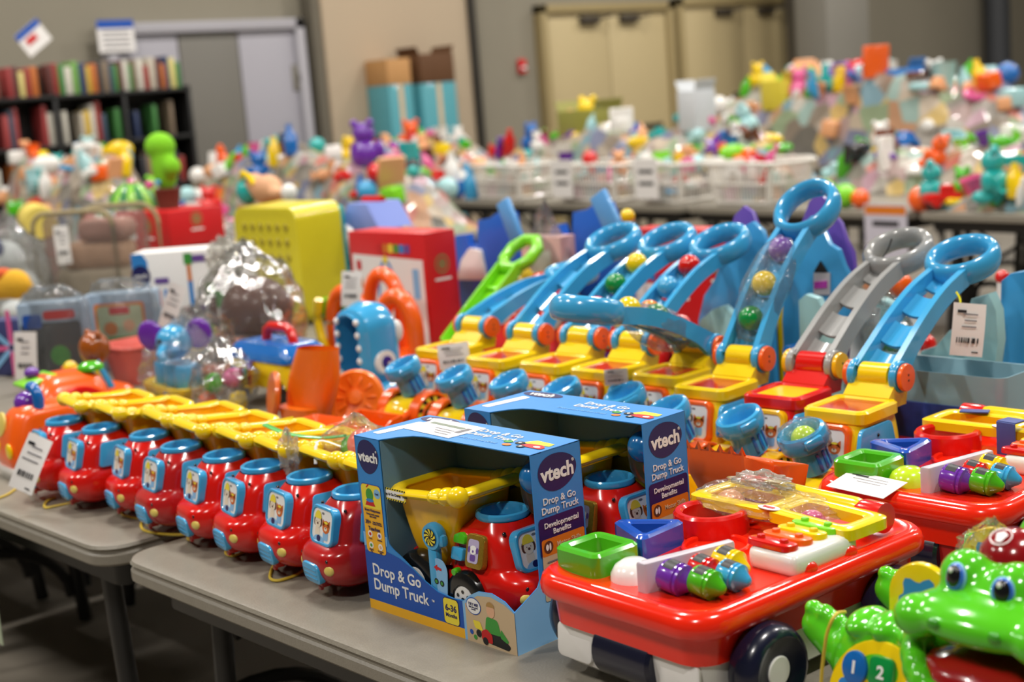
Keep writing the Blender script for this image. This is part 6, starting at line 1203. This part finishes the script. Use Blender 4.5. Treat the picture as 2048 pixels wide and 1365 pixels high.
far_box(1560, 215, 3.2, .26, .2, .26, plastic('pack_lemon', 'd6c43a', .5), 'lemon yellow bagged cushion on the second row'); far_box(1790, 195, 3.3, .46, .2, .14, plastic('lid_blue', '2f7cc8', .5), 'blue lidded storage box on the tall pile at right'); far_box(1180, 250, 1.2, .5, .3, .3, plastic('pen_olive', '8c8a3a', .5), 'olive toy play pen behind the signed baskets'); far_box(1395, 240, 1.15, .2, .2, .3, plastic('frame_white', 'c8ccd0', .5), 'white crate with blue and green slats behind the baskets')
for k, (px_, py_, c, kk, s, w) in enumerate(((1180, 275, 2, 2, 2.2, 'yellow giraffe-like bear'), (820, 245, 1, 2, 2.0, 'orange bear'), (400, 270, 6, 9, 2.2, 'blue fish'), (1720, 165, 0, 0, 2.2, 'red ball'), (560, 215, 13, 2, 1.8, 'black bear'), (720, 215, 8, 2, 2.0, 'purple bear'), (1890, 215, 14, 5, 2.4, 'teal cup'))):
    y = 8
    for _ in range(6): y = rowB(px_y(px_, py_, y).x, -1.68 if px_ < 760 else 3.3 if py_ < 230 else 1.15)
    q = px_y(px_, py_, y); toy(kk, c, q.x, q.y, topz(q.x, q.y)-.03, s, 40*k, 'crowning the far heaps as the %s one' % ['yellowest', 'most orange', 'bluest', 'rightmost red', 'darkest', 'most purple', 'palest teal'][k], 'large toys on the far heaps', 0)
# ---- bookcase with books against the back wall, left
SX = WX+1.3; a = px_x(372, 260, SX); z1 = px_x(360, 172, SX).z; yb0 = px_x(-60, 190, SX).y; yb1 = a.y; Wd = yb1-yb0
t = thing('black_bookcase', 'black bookcase full of books in front of the grey doors', 'bookcase', T(SX, (yb0+yb1)/2, 0)); BC = mat('bookcase_black', '161616', .5)
LV = [z1-.03, z1-.42, z1-.81, z1-1.2, .08]
for z in LV: obj('shelf_board', B().box((0, 0, z), (.3, Wd, .03), .003), BC, t)
for k in range(4): obj('upright', B().box((0, -Wd/2+.015+(Wd-.03)*k/3, z1/2), (.3, .03, z1), .003), BC, t)
obj('back_board', B().box((-.145, 0, z1/2), (.01, Wd, z1)), BC, t)
BCOL = ['8c2f28', 'b9b0a0', '2d3a5c', 'c2a23a', '3f7a3c', '7a6a58', 'c8c4b8', '9a3a3a', '34485a', 'b5652a', '5a2e2a', 'cfc27a', '2a2a30', '6a9a4a']
BM = [mat('book_cloth_%d' % i, c, .6, .1, 20) for i, c in enumerate(BCOL)]; BN = ['maroon', 'grey', 'navy', 'ochre', 'green', 'taupe', 'off-white', 'red', 'slate', 'orange', 'dark brown', 'cream', 'black', 'leaf green']
for lv, z in enumerate(LV[:3]):
    y = yb0+.06; nb = 0
    while y < yb1-.08:
        wdt = RR.uniform(.028, .06); hh = RR.uniform(.19, .27) if lv == 0 else RR.uniform(.2, .32); c = RR.randrange(14)
        if lv and RR.random() < .12: y += RR.uniform(.06, .14); continue
        if abs(((y+wdt/2-yb0) % ((Wd-.03)/3))-.0) < .04 and lv: y += .05; continue
        tb = thing('book', '%s book on the %s of the black bookcase' % (BN[c], ['top', 'upper shelf', 'middle shelf'][lv]), 'book', T(SX, y+wdt/2, z+.0155), 'books in the black bookcase')
        obj('cover', B().box((0, 0, hh/2), (.2, wdt, hh), .003), BM[c], tb); obj('pages', B().box((-.004, 0, hh/2), (.185, wdt*.7, hh+.002)), P_WHT, tb)
        y += wdt+.003+(RR.uniform(.05, .12) if RR.random() < .06 else 0); nb += 1
q = px_x(64, 76, SX); t = thing('shelf_sign', 'tilted white and blue sign standing on top of the black bookcase', 'sign', T(q.x+.02, q.y, q.z) @ RX(35)); obj('sheet', B().box((0, 0, 0), (.012, .24, .2)), PAPER, t); obj('blue_edge', B().box((.008, 0, .075), (.006, .24, .05)), P_DBL, t); obj('red_mark', B().box((.008, -.02, .0), (.006, .1, .05)), P_RED, t); obj('sign_post', B().box((-.01, 0, 0), (.01, .03, .01)), BC, t)
q2 = obj('stand', B().tube([(0, 0, 0), (0, 0, .14)], .02, 8), BC, t, RX(-35) @ T(0, 0, -(q.z-z1)+.0))
